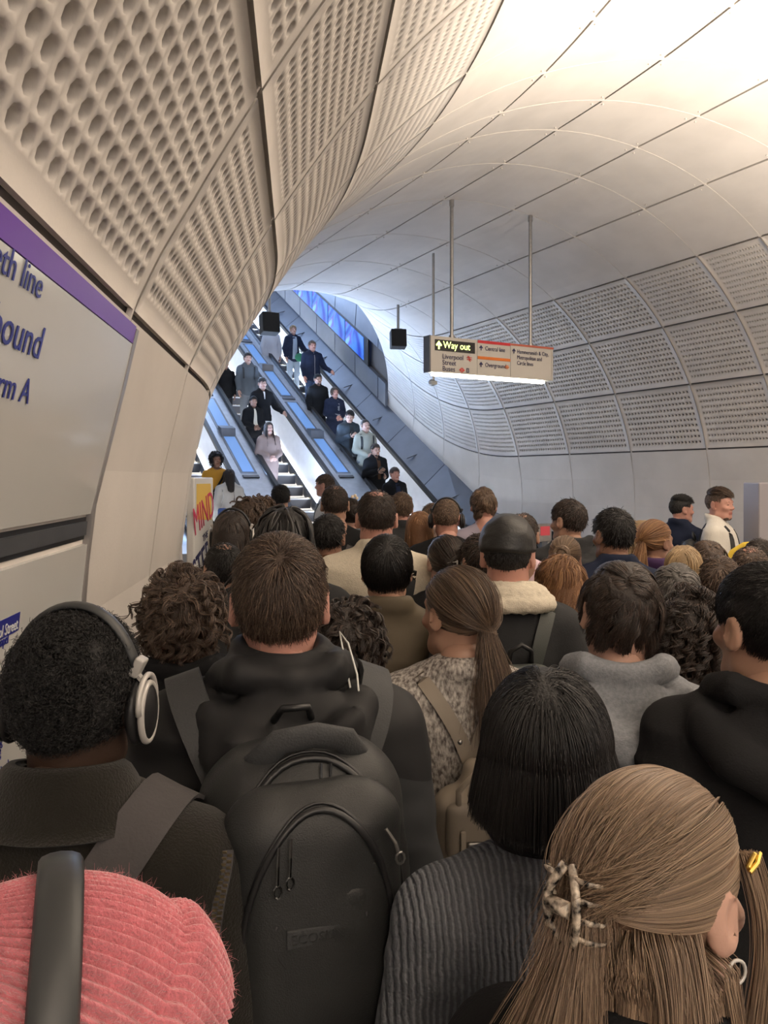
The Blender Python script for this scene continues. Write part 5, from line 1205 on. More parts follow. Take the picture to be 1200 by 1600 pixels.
t = C('bob', 850, 1050, 1.06, 'person with a glossy black straight bob and a grey ribbed jumper', rel=-4, body=8, extra=.016, woman=True, hair=('bob', 'black'), top=('sweater', 'knit_grey'), res=.010, w=.98, rad=.00055, ho=dict(n=15000), belly=.02)
t = C('clip', 1013, 1207, .74, 'person with light brown hair half up in a claw clip, nearest bottom right', rel=-32, body=-25, extra=.014, woman=True, face=True, hair=('ponytail', 'lightbrown'), nohair=True, top=('jacket', 'top_black'), res=.014, w=.88, rad=.0005, pitch=-8)
MH = headm(t); T_ = (-.010, -.122, .010); P, Q = cap_mesh('long', .008); hb = linkmesh('hair', xf(P, MH), Q, mat('scalp lb2', (.15, .085, .05), .7, bump=.5, bscale=160), t, True); hm = hairmat('lightbrown', *HAIRCOL['lightbrown'])
A = strands('long', 16000, .34, RNG, npts=20, puff=.012, jitter=.10, target=T_, tail=(-.1, -.25, -1), Lvar=.25, clump=90); up = A[:, 0, 2] > -.005; A = A[up]
A[:, 10:, :] += (RNG.normal(size=(len(A), 1, 3)) * .006) * np.linspace(0, 2.2, 10)[None, :, None]
B = strands('long', 9000, .34, RNG, npts=22, puff=.022, grav=.55, jitter=.10, out_push=.22, Lvar=.3, clump=90, curl=.006, cfreq=.7, cl=.5); B = B[(B[:, 0, 2] < .0) & ~((np.abs(B[:, 0, 0]) > .062) & (B[:, 0, 1] > -.045))]
curves_obj('hair_strands', A, .00048, hm, hb, MH); curves_obj('hair_strands', B, .00048, hm, hb, MH)
FR = []                                     # loose lock hanging in front of the ear
for i in range(500):
    x0 = .074 + RNG.normal() * .003; y0 = .045 + RNG.normal() * .006; s_ = np.linspace(0, 1, 14)
    FR.append(np.stack([x0 + .012 * s_ + .006 * np.sin(s_ * 5) + RNG.normal() * .004 * s_, y0 + .018 * np.sin(s_ * 3) + RNG.normal() * .006 * s_, .05 - .20 * s_], -1))
curves_obj('loose_lock', np.array(FR), .0005, hm, hb, MH)
q = MB(); q.tube([MH @ Vector((.086 + .011 * math.sin(a) * .3, -.004 + .011 * math.sin(a), -.050 - .011 * math.cos(a))) for a in np.linspace(0, 6.28, 18)], .0018, 6, False); q.build('hoop_earring', M['silver'], t, True)
e = worn(t, 'hair_claw_clip', 'cream and black tortoiseshell claw clip in the light brown hair', 'hair clip')
mt = mat('tortoiseshell', (.66, .56, .45), .15, color2=(.012, .010, .010), nscale=110); q = MB()
for s_ in (-1, 1):
    y0 = T_[1] - .026
    base = [(T_[0] + s_ * (.004 + .014 * math.sin(f * 3.0)), y0 - .010 * math.sin(f * 3.1), T_[2] + .036 - .072 * f) for f in np.linspace(0, 1, 11)]
    q = MB(); q.tube(base, [(.0085, .0045)] * 11, 10)
    for f in (.12, .36, .60, .84):
        p = Vector((T_[0] + s_ * .013, y0 - .007, T_[2] + .036 - .072 * f)); q.tube([p, p + Vector((s_ * .012, .006, -.002)), p + Vector((s_ * .019, .018, -.004)), p + Vector((s_ * .016, .030, -.006))], [(.0055, .0025), (.0050, .0022), (.0035, .002), (.0012, .001)], 8)
    q.build('jaw', mt, e, True)
q = MB(); q.tube([(T_[0] - .012, T_[1] - .038, T_[2] + .0), (T_[0] + .012, T_[1] - .038, T_[2] + .0)], .008, 8); q.build('hinge', mt, e, True)
e = worn(t, 'hair_clip', 'small gold clip at the temple in the light brown hair', 'hair clip'); q = MB(); q.box((.083, .035, .045), (.006, .022, .010), Matrix.Rotation(R(35), 3, 'X'), .003); q.tube([(.086, .024, .038), (.089, .034, .046), (.086, .046, .053)], .0025, 6); q.build('clasp', mat('gold', (.65, .45, .12), .25, 1), e)

t = C('hoodT', 1204, 880, 1.46, 'person in a black hooded top with white lettering, cut off at the right edge', rel=40, body=-16, extra=.012, face=True, skin='mid', hair=('short', 'black'), top=('hoodie', 'hood_black'), res=.010, w=1.0, rad=.0008, ho=dict(n=11000, kw=dict(L=.05, puff=.018)) if False else dict(n=11000, kw=dict(jitter=.10, L=.03) if False else dict(jitter=.09)))
q = MB(); Tm = mat('white_outline', (.42, .44, .50), .7); bv = bvh(t)
def back_pt(x, z, off=.004):
    h = bv.ray_cast(Vector((x, -1.0, z)), Vector((0, 1, 0))); return h[0] + Vector((0, -off, 0))
def tee(x0, z0, s): return [(x0 - .5 * s, z0), (x0 + .5 * s, z0), (x0 + .5 * s, z0 - .22 * s), (x0 + .16 * s, z0 - .22 * s), (x0 + .14 * s, z0 - 1.25 * s), (x0 - .14 * s, z0 - 1.25 * s), (x0 - .16 * s, z0 - .22 * s), (x0 - .5 * s, z0 - .22 * s), (x0 - .5 * s, z0)]
for x0 in (.02, .10):
    pl = tee(x0, 1.215, .062); pts = []
    for i in range(len(pl) - 1): pts += [back_pt(pl[i][0] + (pl[i + 1][0] - pl[i][0]) * f, pl[i][1] + (pl[i + 1][1] - pl[i][1]) * f) for f in (0, .33, .66)]
    q.tube(pts + [pts[0]], .0028, 5, False)
q.build('letter_print', Tm, t)
t = C('greyhood', 962, 868, 1.72, 'person with thick dark brown hair in a grey marl hooded sweatshirt', rel=16, body=-8, extra=.022, hair=('mop', 'darkbrown'), top=('hoodie', 'grey_marl'), res=.010, w=1.0, rad=.0008, ho=dict(n=9000), roll=4)
t = C('pony', 718, 884, 1.95, 'person with a loose brown ponytail in a chunky cream and grey jumper', rel=38, body=6, extra=.012, woman=True, face=True, hair=('ponytail', 'midbrown'), skin='mid', top=('sweater', 'knit_cream'), res=.011, w=.95, rad=.0008, ho=dict(n=8000, T=(.01, -.112, -.015), tail=(.06, -.25, -1)))
M['beige'] = mat('beige_leather', (.27, .225, .175), .55, noise=.08, bump=.1); M['beige_d'] = mat('beige_leather_dark', (.20, .165, .125), .55)
def beige_pack(t):
    e = like(t, 'backpack', 'narrow beige leather backpack with V straps on the cream jumper', 'backpack')
    s = SDF((-.16, -.36, .78), (.16, -.10, 1.36), .008); s.box((0, -.195, 1.02), (.098, .050, .205), .045, .02); s.cap((0, -.195, 1.20), (0, -.185, 1.26), .045, .030, .03); P, Q = s.mesh(); linkmesh('bag_body', folds(relax(P, Q, 2), Q, .005, (12, 12, 8), 3), Q, M['beige'], e, True)
    s = SDF((-.14, -.38, .98), (.14, -.18, 1.26), .008); s.box((0, -.240, 1.14), (.088, .018, .075), .03, .02); P, Q = s.mesh(); linkmesh('flap', relax(P, Q, 1), Q, M['beige_d'], e, True)
    for sx in (-1, 1):
        strap_on(t, e, [(sx * .010, -.21, 1.27), (sx * .030, -.20, 1.33), (sx * .065, -.17, 1.40), (sx * .105, -.09, 1.45), (sx * .125, .01, 1.45), (sx * .12, .10, 1.36), (sx * .13, .12, 1.15)], .036, M['beige'], off=.008, th=.005, n=26)
        q = MB(); q.sphere((sx * .040, -.200, 1.335), .006, u=8, v=6); q.build('rivet', M['zipm'], e, True)
    q = MB(); q.tube([(-.05, -.235, 1.17), (-.055, -.255, 1.24), (-.02, -.27, 1.285), (.03, -.27, 1.28), (.055, -.255, 1.23), (.045, -.24, 1.16)], .007, 8); q.build('carry_handle', M['beige'], e, True)
    MB().box((-.005, -.262, 1.115), (.060, .012, .018), None, .004).build('buckle', M['zipm'], e); MB().box((-.045, -.262, 1.09), (.012, .008, .12), None, .003).build('pull_tab', M['beige'], e)
    q = MB(); q.tube([(-.085 + .012 * math.cos(a), -.235, .94 + .012 * math.sin(a)) for a in np.linspace(0, 6.28, 14)], .0025, 6, False); q.build('ring', M['zipm'], e, True)
    q = MB(); q.tube([(-.115, -.165, 1.10), (-.12, -.165, .86)], [.028, .032], 10); q.build('bottle', M['black'], e, True)
beige_pack(t)
t = C('cap', 792, 806, 2.5, 'person in a black leather cap and a black jacket with a cream shearling collar', rel=-2, body=4, extra=.018, hair=('fade', 'black'), skin='rosy', top=('plain', 'charcoal'), res=.013, w=1.02, rad=.0012)
MH = headm(t); s = SDF((-.14, -.16, -.04), (.14, .20, .18), .006); s.ell(HC + [0, 0, .012], HR + [.012, .013, .010], .01); s.cut((0, -.10, -1), -.012); s.cap((-.05, .11, .035), (.05, .11, .035), .016, None, .03)
P, Q = s.mesh(); m_ = mat('cap_leather', (.012, .012, .012), .45, bump=.25, bscale=150); linkmesh('cap', xf(folds(relax(P, Q, 1), Q, .003, (18, 18, 30), 2), MH), Q, m_, t, True)
s = SDF((-.2, -.24, 1.36), (.2, .16, 1.6), .008)
for rr_, zz_, th_ in ((.075, 1.518, .017), (.098, 1.500, .020), (.122, 1.472, .019)): s.chain([(rr_ * 1.05 * math.sin(a), -.022 - rr_ * math.cos(a), zz_ - .010 * (1 - math.cos(a))) for a in np.linspace(-2.5, 2.5, 20)], th_, .02)
P, Q = s.mesh(); P = P + vnormals(P, Q) * (vnoise(P * 110, 2) * .004)[:, None]; linkmesh('shearling_collar', P, Q, MM('cream'), t, True)
M['packg'] = mat('green_grey_nylon', (.050, .056, .050), .45, noise=.12, bump=.2, bscale=300)
def small_pack(t, label, m, z=1.17, sz=1.0, two=True):
    e = like(t, 'backpack', label, 'backpack'); s = SDF((-.2, -.42, .75), (.2, -.10, 1.45), .011); s.box((0, -.205, z), (.125 * sz, .065, .19 * sz), .08, .02); P, Q = s.mesh(); linkmesh('main_compartment', folds(relax(P, Q, 2), Q, .005, (10, 10, 12), 5), Q, m, e, True)
    s = SDF((-.17, -.44, .78), (.17, -.22, 1.38), .011); s.box((0, -.275, z - .05), (.095 * sz, .035, .12 * sz), .05, .02); P, Q = s.mesh(); linkmesh('front_pocket', relax(P, Q, 2), Q, m, e, True)
    for rx, rz, y, zz in ((.118 * sz, .165 * sz, -.262, z), (.090 * sz, .105 * sz, -.308, z - .04)): bead(M['black'], e, arcz(0, zz, rx, rz, y, -1.6, 1.6, 18), .004, 'zip_track')
    q = MB(); q.tube([(-.035, -.17, z + .16), (-.032, -.185, z + .215), (0, -.19, z + .235), (.032, -.185, z + .215), (.035, -.17, z + .16)], .008, 8); q.build('carry_handle', M['black'], e, True)
    for sx in ((-1, 1) if two else (1,)): strap_on(t, e, [(sx * .055, -.19, z + .14), (sx * .080, -.17, 1.37), (sx * .105, -.09, 1.44), (sx * .12, .01, 1.45), (sx * .12, .10, 1.36), (sx * .13, .12, 1.15)], .045, m, off=.010, th=.006, n=22)
    return e
small_pack(t, 'small green grey backpack below the shearling collar', M['packg'], 1.13, .95)
t = C('blackhair', 604, 834, 2.62, 'person with smooth black hair in an olive brown jacket', rel=0, body=8, extra=.018, hair=('smooth', 'black'), skin='mid', top=('jacket', 'olive'), res=.013, w=1.02, rad=.0011, ho=dict(n=5000))
t = C('fleece', 588, 766, 3.35, 'tall person with thinning grey hair in a cream fleece with a black strap', rel=4, body=10, extra=.006, hair=('balding', 'darkbrown'), skin='rosy', top=('fleece', 'cream'), res=.014, w=1.12, rad=.0011)
e = like(t, 'shoulder_bag', 'black strap and bag on the right shoulder of the cream fleece', 'bag'); strap_on(t, e, [(.12, .12, 1.2), (.135, .05, 1.44), (.13, -.05, 1.44), (.11, -.14, 1.30), (.10, -.16, 1.05)], .042, M['pack']); MB().box((.10, -.24, .95), (.26, .12, .30), None, .05).build('bag_body', M['pack'], e, True)
t = C('dreads', 445, 784, 2.75, 'person with shoulder-length black dreadlocks behind the cropped brown head', rel=0, body=14, extra=.030, hair=('dreads', 'black'), skin='dark', top=('jacket', 'charcoal'), res=.018)
t = C('curlyL', 285, 880, 1.95, 'person with a mass of brown curls in a black jacket with white drawcord', rel=-4, body=10, extra=.045, hair=('curly', 'brown'), top=('hoodie', 'top_black'), res=.013, w=.98, rad=.0009, ho=dict(n=4500, kw=dict(L=.10, puff=.045) if False else {}))
M['cord'] = mat('white_cord', (.70, .70, .66), .7); e = like(t, 'drawcord', 'white looped drawcord on the black padded jacket', 'cord'); bv = bvh(t)
q = MB(); pts = [(.02, 1.355), (.0, 1.37), (-.015, 1.36), (-.01, 1.335), (.02, 1.322), (.055, 1.315), (.085, 1.318)]; q.tube([bv.ray_cast(Vector((x, -1, z)), Vector((0, 1, 0)))[0] + Vector((0, -.005, 0)) for x, z in pts], .0022, 6); q.build('loop', M['cord'], e, True)
t = C('curlyR', 543, 930, 2.05, 'person with dark brown curly hair between the hooded jacket and the olive brown jacket', rel=0, body=12, extra=.045, woman=True, hair=('curly', 'darkbrown'), top=('jacket', 'top_black'), res=.016, w=.92, rad=.001, ho=dict(n=4500))
e = like(CROWD['crew'], 'elastic_cord', 'thin white elastic loop sticking up behind the black hood', 'cord'); q = MB(); q.tube([(.115, -.13, 1.46), (.118, -.10, 1.50), (.112, -.06, 1.545), (.104, -.03, 1.56), (.104, -.055, 1.53), (.108, -.10, 1.47)], .0018, 6); q.build('loop', M['cord'], e, True)

# ------------------------------------------------------------------ farther figures of the crowd
mid = dict(res=.019, rad=.0019)
def CC(*a, **k): return C(*a, **{**mid, **k})
CC('d15', 350, 846, 3.1, 'person with short dark hair in a slate blue jacket behind the brown curls', rel=10, body=15, hair=('balding', 'black'), top=('jacket', 'slate'), skin='mid')
t = CC('d16', 362, 795, 3.65, 'person with long straight dark brown hair and a slim headband on the left', rel=-10, body=15, extra=.02, woman=True, hair=('long', 'darkbrown'), top=('jacket', 'charcoal'), w=.9)
headphones(t, 'dark slim headphones over long dark brown hair', M['black'], M['black'], M['silver'], up=.006, wide=.015, hat=.004)
CC('d18', 512, 803, 3.9, 'person with short black hair and an ear showing, in a brown jacket', rel=-14, body=14, hair=('short', 'black'), skin='tan', top=('jacket', 'brown_j'))
t = CC('d19', 523, 757, 4.9, 'tall person with a thinning crown and a black top with a bag strap', rel=4, body=16, hair=('balding', 'darkbrown'), skin='mid', top=('tee', 'top_black'), w=1.05); e = like(t, 'shoulder_bag', 'dark strap on the tall person with the thinning crown', 'bag'); strap_on(t, e, [(.12, .1, 1.3), (.12, 0, 1.44), (.06, -.15, 1.33), (-.06, -.16, 1.12), (-.16, -.1, .95)], .05, M['webbing'])
MB().box((-.24, -.02, .86), (.09, .26, .26), None, .03).build('bag_body', M['webbing'], e, True)
t = CC('d20', 546, 778, 5.3, 'person with dark curly hair pinned up with a pale flower', rel=20, body=20, woman=True, face=False, hair=('bun', 'darkbrown'), top=('jacket', 'grey_j'), w=.9); q = MB(); A_ = headm(t)
for k_ in range(5): q.sphere(A_ @ Vector((.03 + .018 * math.cos(k_ * 1.26), -.03, .125 + .018 * math.sin(k_ * 1.26))), (.012, .006, .012), u=8, v=6)
q.build('flower', mat('petal', (.75, .62, .45), .7), t, True)
CC('d22', 438, 757, 7.4, 'person with black hair at the foot of the middle escalator', rel=0, body=25, hair=('short', 'black'), top=('jacket', 'top_black'), skin='mid')
CC('d23', 388, 774, 4.9, 'person with curly brown hair left of the dreadlocks', rel=0, body=18, extra=.035, hair=('curly', 'brown'), top=('jacket', 'grey_j'), ho=dict(n=1600), w=.9)
CC('d23b', 407, 772, 5.6, 'person with fair brown curls beside the curly brown head', rel=0, body=20, extra=.035, hair=('curly', 'midbrown'), top=('jacket', 'sage'), ho=dict(n=1400), w=.9)
t = CC('d24', 627, 769, 5.9, 'person with cropped light brown hair right of the balding grey head', rel=8, body=22, hair=('short', 'midbrown'), top=('jacket', 'charcoal'), skin='rosy')
CC('d25', 655, 796, 4.9, 'person with straight ginger hair below the right escalator', rel=0, body=22, woman=True, extra=.02, hair=('long', 'ginger'), top=('jacket', 'grey_j'), w=.88, ho=dict(n=2200))
t = CC('d26', 697, 778, 4.7, 'person with cropped fair hair in a black sweatshirt and black headphones', rel=-2, body=12, hair=('fade', 'midbrown'), skin='rosy', top=('sweater', 'top_black'), w=1.1)
headphones(t, 'black over-ear headphones on cropped fair hair', M['black'], M['black'], None, up=.0, wide=.02, hat=.002)
CC('d27', 674, 786, 6.5, 'person with light brown hair half hidden behind the black headphones', rel=-30, body=10, hair=('short', 'midbrown'), top=('jacket', 'rose'), woman=True, w=.85)
t = CC('d28', 755, 760, 5.4, 'person with tied back light brown hair in a pale lilac shirt', rel=2, body=14, extra=.018, hair=('mop', 'midbrown'), top=('tee', 'lilac'), skin='rosy', w=1.0)
e = like(t, 'shoulder_bag', 'black strap over the pale lilac shirt', 'bag'); strap_on(t, e, [(.11, .08, 1.38), (.11, -.02, 1.45), (.08, -.15, 1.3), (.08, -.16, 1.0)], .05, M['pack']); strap_on(t, e, [(-.11, .08, 1.38), (-.11, -.02, 1.45), (-.08, -.15, 1.3), (-.08, -.16, 1.0)], .05, M['pack']); MB().box((0, -.25, 1.0), (.26, .14, .34), None, .05).build('bag_body', M['pack'], e, True)
CC('d28b', 783, 802, 5.0, 'person with wavy fair hair behind the leather cap', rel=0, body=10, woman=True, extra=.02, hair=('wavy', 'lightbrown'), top=('jacket', 'sage'), w=.85, ho=dict(n=1600))
t = CC('d29', 697, 835, 3.25, 'person with dark brown hair twisted up in a claw clip', rel=18, body=12, woman=True, hair=('bun', 'darkbrown'), top=('jacket', 'top_black'), w=.92, ho=dict(T=(.015, -.105, .0)))
e = worn(t, 'hair_claw_clip', 'pale claw clip in the twisted dark brown hair', 'hair clip')
for s_ in (-1, 1):
    q = MB()
    for f in range(4): q.tube([(.015 + s_ * .010, -.150, .02 - f * .016), (.015 + s_ * .034, -.140, .016 - f * .016), (.015 + s_ * .042, -.118, .012 - f * .016)], .0028, 5)
    q.tube([(.015 + s_ * .010, -.152, .026), (.015 + s_ * .010, -.152, -.034)], .004, 5); q.build('jaw', M['silver'], e, True)
CC('d31', 752, 834, 3.1, 'person with dark hair and one ear showing left of the leather cap', rel=26, body=14, hair=('short', 'darkbrown'), top=('jacket', 'olive'), skin='mid', w=.95)
CC('d30', 815, 800, 3.9, 'person with a bald crown and dark sides in a pale pink shirt', rel=-10, body=0, hair=('balding', 'darkbrown'), top=('tee', 'pinkshirt'), skin='mid', w=1.1)
CC('d32', 890, 780, 4.4, 'bearded person with brown hair in a dark grey hooded top, looking left', rel=48, body=14, face=True, beard='darkbrown', hair=('short', 'darkbrown'), top=('hoodie', 'charcoal'), skin='mid', w=1.05)
CC('d33', 960, 794, 3.55, 'person with thick short black hair in a navy jacket, ear and jaw showing', rel=34, body=2, face=True, beard='black', hair=('short', 'black'), top=('jacket', 'navy'), skin='tan', w=1.08, ho=dict(n=4000))
CC('d34', 1001, 812, 4.6, 'person with black and blonde plaited hair', rel=10, body=0, woman=True, hair=('dreads', 'blonde'), top=('jacket', 'charcoal'), w=.85)
CC('d35', 1022, 812, 4.1, 'person with golden streaked hair tied back, in a purple jacket', rel=-40, body=-20, face=True, woman=True, hair=('ponytail', 'ginger'), top=('jacket', 'purple_j'), skin='tan', w=.9, ho=dict(T=(0, -.11, .02)))
t = CC('d36', 1063, 774, 6.8, 'person with a black quiff and white shirt by the right wall, facing right', rel=-62, body=-55, face=True, hair=('quiff', 'black'), top=('jacket', 'navy'), skin='rosy', res=.014)
s = MB(); cloth_collar(t, MM('white_shirt'), (.060, .058), 1.505, (.072, .070), 1.475, 'shirt_collar')
t = CC('d37', 1123, 763, 6.2, 'bearded person in a white fleece with black zip by the right wall', rel=-118, body=-120, face=True, beard='brown', brows='brown', hair=('quiff', 'brown'), top=('fleece', 'whitefleece'), skin='rosy', res=.013, ho=dict(n=5000), w=1.08)
bv = bvh(t); q = MB(); pp = [bv.ray_cast(Vector((.0, 1, z)), Vector((0, -1, 0)))[0] + Vector((0, .004, 0)) for z in np.linspace(1.42, .86, 14)]; q.band(pp, .016, .005, (1, 0, 0)); q.build('zip', M['black'], t)
pp = [bv.ray_cast(Vector((.10, 1, z)), Vector((0, -1, 0)))[0] + Vector((0, .004, 0)) for z in np.linspace(1.22, 1.06, 5)]; q = MB(); q.band(pp, .05, .004, (1, 0, 0)); q.build('chest_pocket', M['black'], t)
small_pack(t, 'black backpack on the white fleece', M['pack'], 1.15, .95)
CC('d38', 1067, 848, 3.3, 'person with smooth blonde hair low in front of the right wall', rel=0, body=-5, woman=True, hair=('long', 'blonde'), top=('jacket', 'charcoal'), w=.85, ho=dict(n=2600), extra=.02)
CC('d39', 1106, 842, 3.7, 'person with tousled brown hair below the white fleece', rel=0, body=-5, hair=('mop', 'brown'), top=('jacket', 'top_black'), w=.9, extra=.018)
CC('d40', 1055, 876, 2.7, 'person with grey streaked dark hair behind the grey marl hood', rel=5, body=-5, hair=('mop', 'grey'), top=('jacket', 'charcoal'), w=.95, extra=.018, ho=dict(n=3200))
t = CC('d41', 1075, 917, 2.1, 'person with dark curly hair between the grey and the black hooded tops', rel=0, body=-8, woman=True, hair=('curlylong', 'darkbrown'), top=('jacket', 'top_black'), w=.92, extra=.045, rad=.001, ho=dict(n=5200))
CC('d42', 876, 862, 2.85, 'person with wavy ginger blonde hair past the shoulders', rel=10, body=0, woman=True, hair=('wavy', 'ginger'), top=('jacket', 'brown_j'), w=.9, extra=.022, rad=.0011, ho=dict(n=5000))
CC('d43', 882, 836, 3.7, 'person with a golden brown bun below the dark grey hood', rel=-10, body=5, woman=True, hair=('bun', 'lightbrown'), top=('jacket', 'charcoal'), w=.85)
CC('d44', 1124, 868, 3.05, 'person with short mid brown hair left of the thinning crown', rel=0, body=-8, hair=('short', 'brown'), top=('jacket', 'navy'), w=.95)
CC('d45', 1172, 852, 3.3, 'person with a thinning brown crown below the totem', rel=10, body=-10, hair=('balding', 'brown'), skin='rosy', top=('jacket', 'charcoal'))
CC('d46', 1186, 842, 4.0, 'person with dark hair low at the right edge below the totem', rel=0, body=-10, hair=('short', 'darkbrown'), top=('jacket', 'top_black'))
t = CC('d21', 508, 741, 9.6, 'person in a white shirt with a black strap stepping off the middle escalator', rel=70, body=100, face=True, hair=('short', 'brown'), top=('tee', 'white_shirt'), skin='rosy')
e = like(t, 'shoulder_bag', 'black strap across the white shirt', 'bag'); strap_on(t, e, [(-.12, -.1, 1.2), (-.11, .0, 1.45), (-.06, .12, 1.36), (.06, .15, 1.16), (.16, .08, .98)], .05, M['pack']); MB().box((.23, 0, .88), (.09, .26, .24), None, .03).build('bag_body', M['pack'], e, True)

# yellow looped handle seen past the white fleece
t = empty('yellow_handle', at(1158, 790, 5.3) - Vector((0, 0, at(1158, 790, 5.3).z)), R(-30), 'yellow moulded handle of a trolley behind the thinning crown', 'handle')
q = MB(); q.tube([(-.10, 0, 1.10), (-.09, 0, 1.28), (-.05, 0, 1.36), (.02, 0, 1.41), (.08, 0, 1.42)], [(.022, .03)] * 5, 10); q.tube([(.08, 0, 1.42), (.06, 0, 1.30), (.055, 0, 1.15)], .02, 8); q.build('grip', M['yellow'], t, True); MB().box((0, 0, .56), (.30, .25, 1.1), None, .03).build('trolley_body', M['yellow'], t)

# ------------------------------------------------------------------ people riding the escalators
def E(px, ytop, lane, label, want=1.72, face=True, rel=0, body=208, **k):
    best = None
    for s_ in np.linspace(lane[0], lane[1], 25):
        a = s_ / math.tan(TH + math.atan((px - 600) / 1200)); kk = round((a - 11.15) / .4); a2 = 10.95 + kk * .4 + .2; st = max(.0, float(deckline(a2)) - .95) + .014
        z = s_ * ST + a * CT; ht = H - (ytop - 746) / 1200 * z - st
        if best is None or abs(ht - want) < best[0]: best = (abs(ht - want), s_, a, st, ht)
    _, s_, a, st, ht = best; ht = min(max(ht, want - .12), want + .12); p = sa(s_, a, st)
    t = person((p.x, p.y, p.z), body, ht - .01, label, face=face, head=(rel, k.pop('pitch', 4), 0), res=k.pop('res', .024), rad=.0026, **k); return t
L3_, L2_, L1_ = (6.66, 7.36), (4.84, 5.58), (3.05, 3.8)
T1 = E(617, 730, L3_, 'person with short dark hair in a black jacket, lowest on the right escalator', hair=('short', 'brown'), top=('jacket', 'top_black'), pose='front', skin='rosy')
T2 = E(587, 693, L3_, 'person in an open black coat with a brown scarf on the right escalator', hair=('short', 'darkbrown'), top=('coat', 'top_black'), beard='darkbrown', pose='phone', skin='mid', want=1.78)
T3 = E(571, 655, L3_, 'person in a pale sage jacket with backpack straps on the right escalator', hair=('bun', 'darkbrown'), woman=True, top=('jacket', 'sage'), pose='front', skin='pale', w=.92, trousers='trouser_grey')
T4 = E(545, 640, L3_, 'person in a dark denim jacket looking down at a phone on the right escalator', hair=('short', 'black'), top=('jacket', 'denim_blk'), pose='phone', skin='mid', rel=-20, pitch=-18)
T5 = E(523, 605, L3_, 'person in a grey jumper and navy coat on the right escalator', hair=('smooth', 'brown'), woman=True, top=('sweater', 'grey_marl'), pose='front', skin='rosy', trousers='jeans')
T6 = E(497, 584, L3_, 'person with dark hair and beard in a black jacket below the navy zipped top', hair=('short', 'black'), top=('jacket', 'top_black'), beard='black', pose='down', skin='tan')
T7 = E(488, 532, L3_, 'person in a navy zipped top holding the right handrail', hair=('short', 'midbrown'), top=('jacket', 'navy'), pose='raill', skin='rosy', trousers='jeans', want=1.8, w=1.08)
T8 = E(458, 508, L3_, 'person in a pale blue jumpsuit and navy jacket high on the right escalator', hair=('short', 'blonde'), woman=True, top=('jacket', 'navy'), pose='raill', trousers='trouser_pale', w=.9)
T9 = E(424, 505, (6.5, 7.0), 'person in pale fluffy white clothes behind the black loudspeaker', hair=('short', 'brown'), woman=True, top=('coat', 'white_fluff'), trousers='trouser_pale', w=.9)
U1 = E(420, 659, L2_, 'person with long dark hair in a dusty pink coat on the middle escalator', hair=('long', 'darkbrown'), woman=True, top=('coat', 'rose'), pose='front', want=1.68, w=.92, ho=dict(n=1800))
U2 = E(396, 641, L2_, 'person in a black jacket over a cream shirt behind the dusty pink coat', hair=('short', 'black'), woman=True, top=('jacket', 'top_black'), skin='tan', pose='front', want=1.68)
U3 = E(410, 590, L2_, 'person in a black cap and black jacket over a white hem on the middle escalator', hair=('short', 'black'), top=('jacket', 'top_black'), pose='raill', want=1.72, skin='pale')
U4 = E(387, 551, L2_, 'person in a pale grey tracksuit with backpack straps on the middle escalator', hair=('short', 'darkbrown'), top=('jacket', 'grey_j'), trousers='trouser_grey', want=1.75)
U5 = E(352, 596, L2_, 'person with dark hair just showing past the curved wall, middle escalator', hair=('short', 'black'), top=('jacket', 'top_black'), skin='tan')
U6 = E(393, 520, L2_, 'person in red high up the middle escalator beside the curved wall', hair=('short', 'brown'), top=('jacket', 'banner'), skin='rosy') if False else None
V1 = E(338, 707, L1_, 'person with black curly hair in a mustard top on the left escalator', hair=('curly', 'black'), woman=True, top=('tee', 'mustard'), skin='tan', want=1.66, ho=dict(n=1400))
V2 = E(358, 732, (3.3, 3.6), 'person with very long dark brown hair, back turned, on the left escalator', face=False, body=28, hair=('long', 'darkbrown'), woman=True, top=('jacket', 'white_shirt'), want=1.68, ho=dict(n=1800, kw=dict(npts=20)))
def frontband(t, pts, w, m, name, par=None, off=.006, n=16): return strap_on(t, par or t, pts, w, m, name, off, .005, n)
for t, m, lab in ((T3, M['pack'], 'backpack with dark straps on the pale sage jacket'), (U4, M['pack'], 'backpack with dark straps on the pale grey tracksuit')):
    small_pack(t, lab, m)
e = like(V1, 'crossbody_bag', 'black crossbody bag and strap on the mustard top', 'bag'); strap_on(V1, e, [(-.12, -.05, 1.44), (-.10, .08, 1.38), (0, .14, 1.2), (.10, .13, 1.08)], .035, M['black']); MB().box((.13, .15, 1.02), (.17, .05, .11), None, .015).build('bag_body', M['black'], e)
e = like(V2, 'shoulder_bag', 'shiny blue bag hanging behind the long dark brown hair', 'bag'); MB().box((-.16, -.18, .98), (.16, .09, .22), None, .04).build('bag_body', mat('blue_bag', (.05, .10, .30), .35), e, True); strap_on(V2, e, [(-.15, -.16, 1.10), (-.14, -.14, 1.3), (-.13, -.02, 1.42), (-.12, .08, 1.36)], .018, M['white'])
e = like(T8, 'handbag', 'green handbag held in front of the pale blue jumpsuit', 'bag'); q = MB(); q.sphere((-.10, .20, .88), (.13, .06, .11)); q.build('bag_body', mat('green_bag', (.02, .20, .10), .5), e, True); q = MB(); q.tube([(-.18, .2, .96), (-.14, .2, 1.05), (-.06, .2, 1.05), (-.02, .2, .96)], .01, 6); q.build('handle', M['black'], e, True)
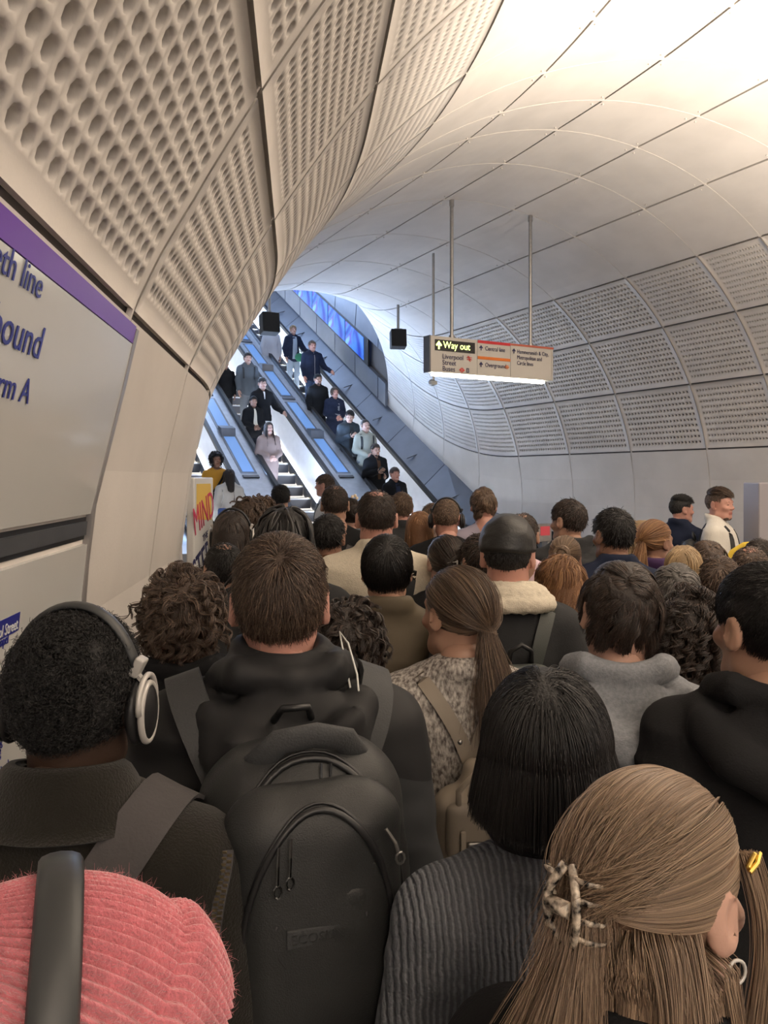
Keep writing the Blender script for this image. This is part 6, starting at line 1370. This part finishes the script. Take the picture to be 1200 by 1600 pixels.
# a few visible fronts: open coats, zips, hems, a cap and phones
def panel(t, m, name, x=.05, z0=1.44, z1=.95, x1=None):
    bv = bvh(t); P = []; n = 8
    for z in np.linspace(z0, z1, n):
        f = (z0 - z) / (z0 - z1); hw = x + ((x1 or x) - x) * f
        for xx in np.linspace(-hw, hw, 5):
            h = bv.ray_cast(Vector((xx, 1, z)), Vector((0, -1, 0))); P.append(tuple((h[0] if h[0] else Vector((xx, .1, z))) + Vector((0, .006, 0))))
    A = np.array(P); B = A - [0, .012, 0]; f = grid_faces(n, 5).tolist(); F = [tuple(q) for q in f] + [tuple(len(A) + i for i in q[::-1]) for q in f]
    return linkmesh(name, np.concatenate([A, B]), F, m, t, True)
panel(T1, MM('navy'), 'shirt', .04, 1.44, .95, .06); panel(T2, MM('brown_j'), 'scarf', .035, 1.45, 1.05, .03); panel(T5, MM('grey_marl'), 'jumper_front', .06, 1.42, .9)
cn = bpy.data.objects.new('coat', top_mesh and linkmesh('coat', *[x for x in top_mesh('coat', 'front', 1.0, .026, 1)], MM('navy'), T5, True).data); bpy.data.objects.remove(cn)
panel(T7, M['metal'], 'zip', .006, 1.44, .9); panel(U2, MM('cream'), 'shirt', .02, 1.44, 1.05, .05); panel(U3, M['white'], 'shirt', .02, 1.44, 1.28, .005); panel(T8, MM('trouser_pale'), 'jumpsuit_front', .05, 1.42, .84, .07); panel(T4, M['black'], 'shirt', .035, 1.44, .95, .06)
q = MB(); n_ = 26; q.tube([(.175 * math.cos(a), .005 + .135 * math.sin(a), .82) for a in np.linspace(0, 2 * math.pi, n_)], [(.012, .02)] * n_, 6, False); q.build('white_hem', M['white'], U3)
MH = headm(U3); s = SDF((-.12, -.14, .0), (.12, .20, .16), .008); s.ell(HC + [0, 0, .006], HR + [.012, .012, .012], .01); s.cut((0, .0, -1), -.040); P, Q = s.mesh(); linkmesh('cap', xf(P, MH), Q, M['black'], U3, True); q = MB(); q.tube([MH @ Vector((0, .06, .050)), MH @ Vector((0, .15, .036))], [(.055, .006), (.045, .004)], 14); q.build('cap_peak', M['black'], U3, True)
for t, lab in ((T4, 'phone held by the person in the denim jacket'), (T2, 'phone held by the person in the black coat')):
    e = like(t, 'phone', lab, 'phone'); MB().box((.06, .30, 1.22), (.075, .012, .15), Matrix.Rotation(R(-35), 3, 'X'), .006).build('phone_body', M['black'], e)
for o in bpy.data.objects:
    for k_ in ('_M', '_top', '_prox'):
        if k_ in o: del o[k_]
if 0: pass
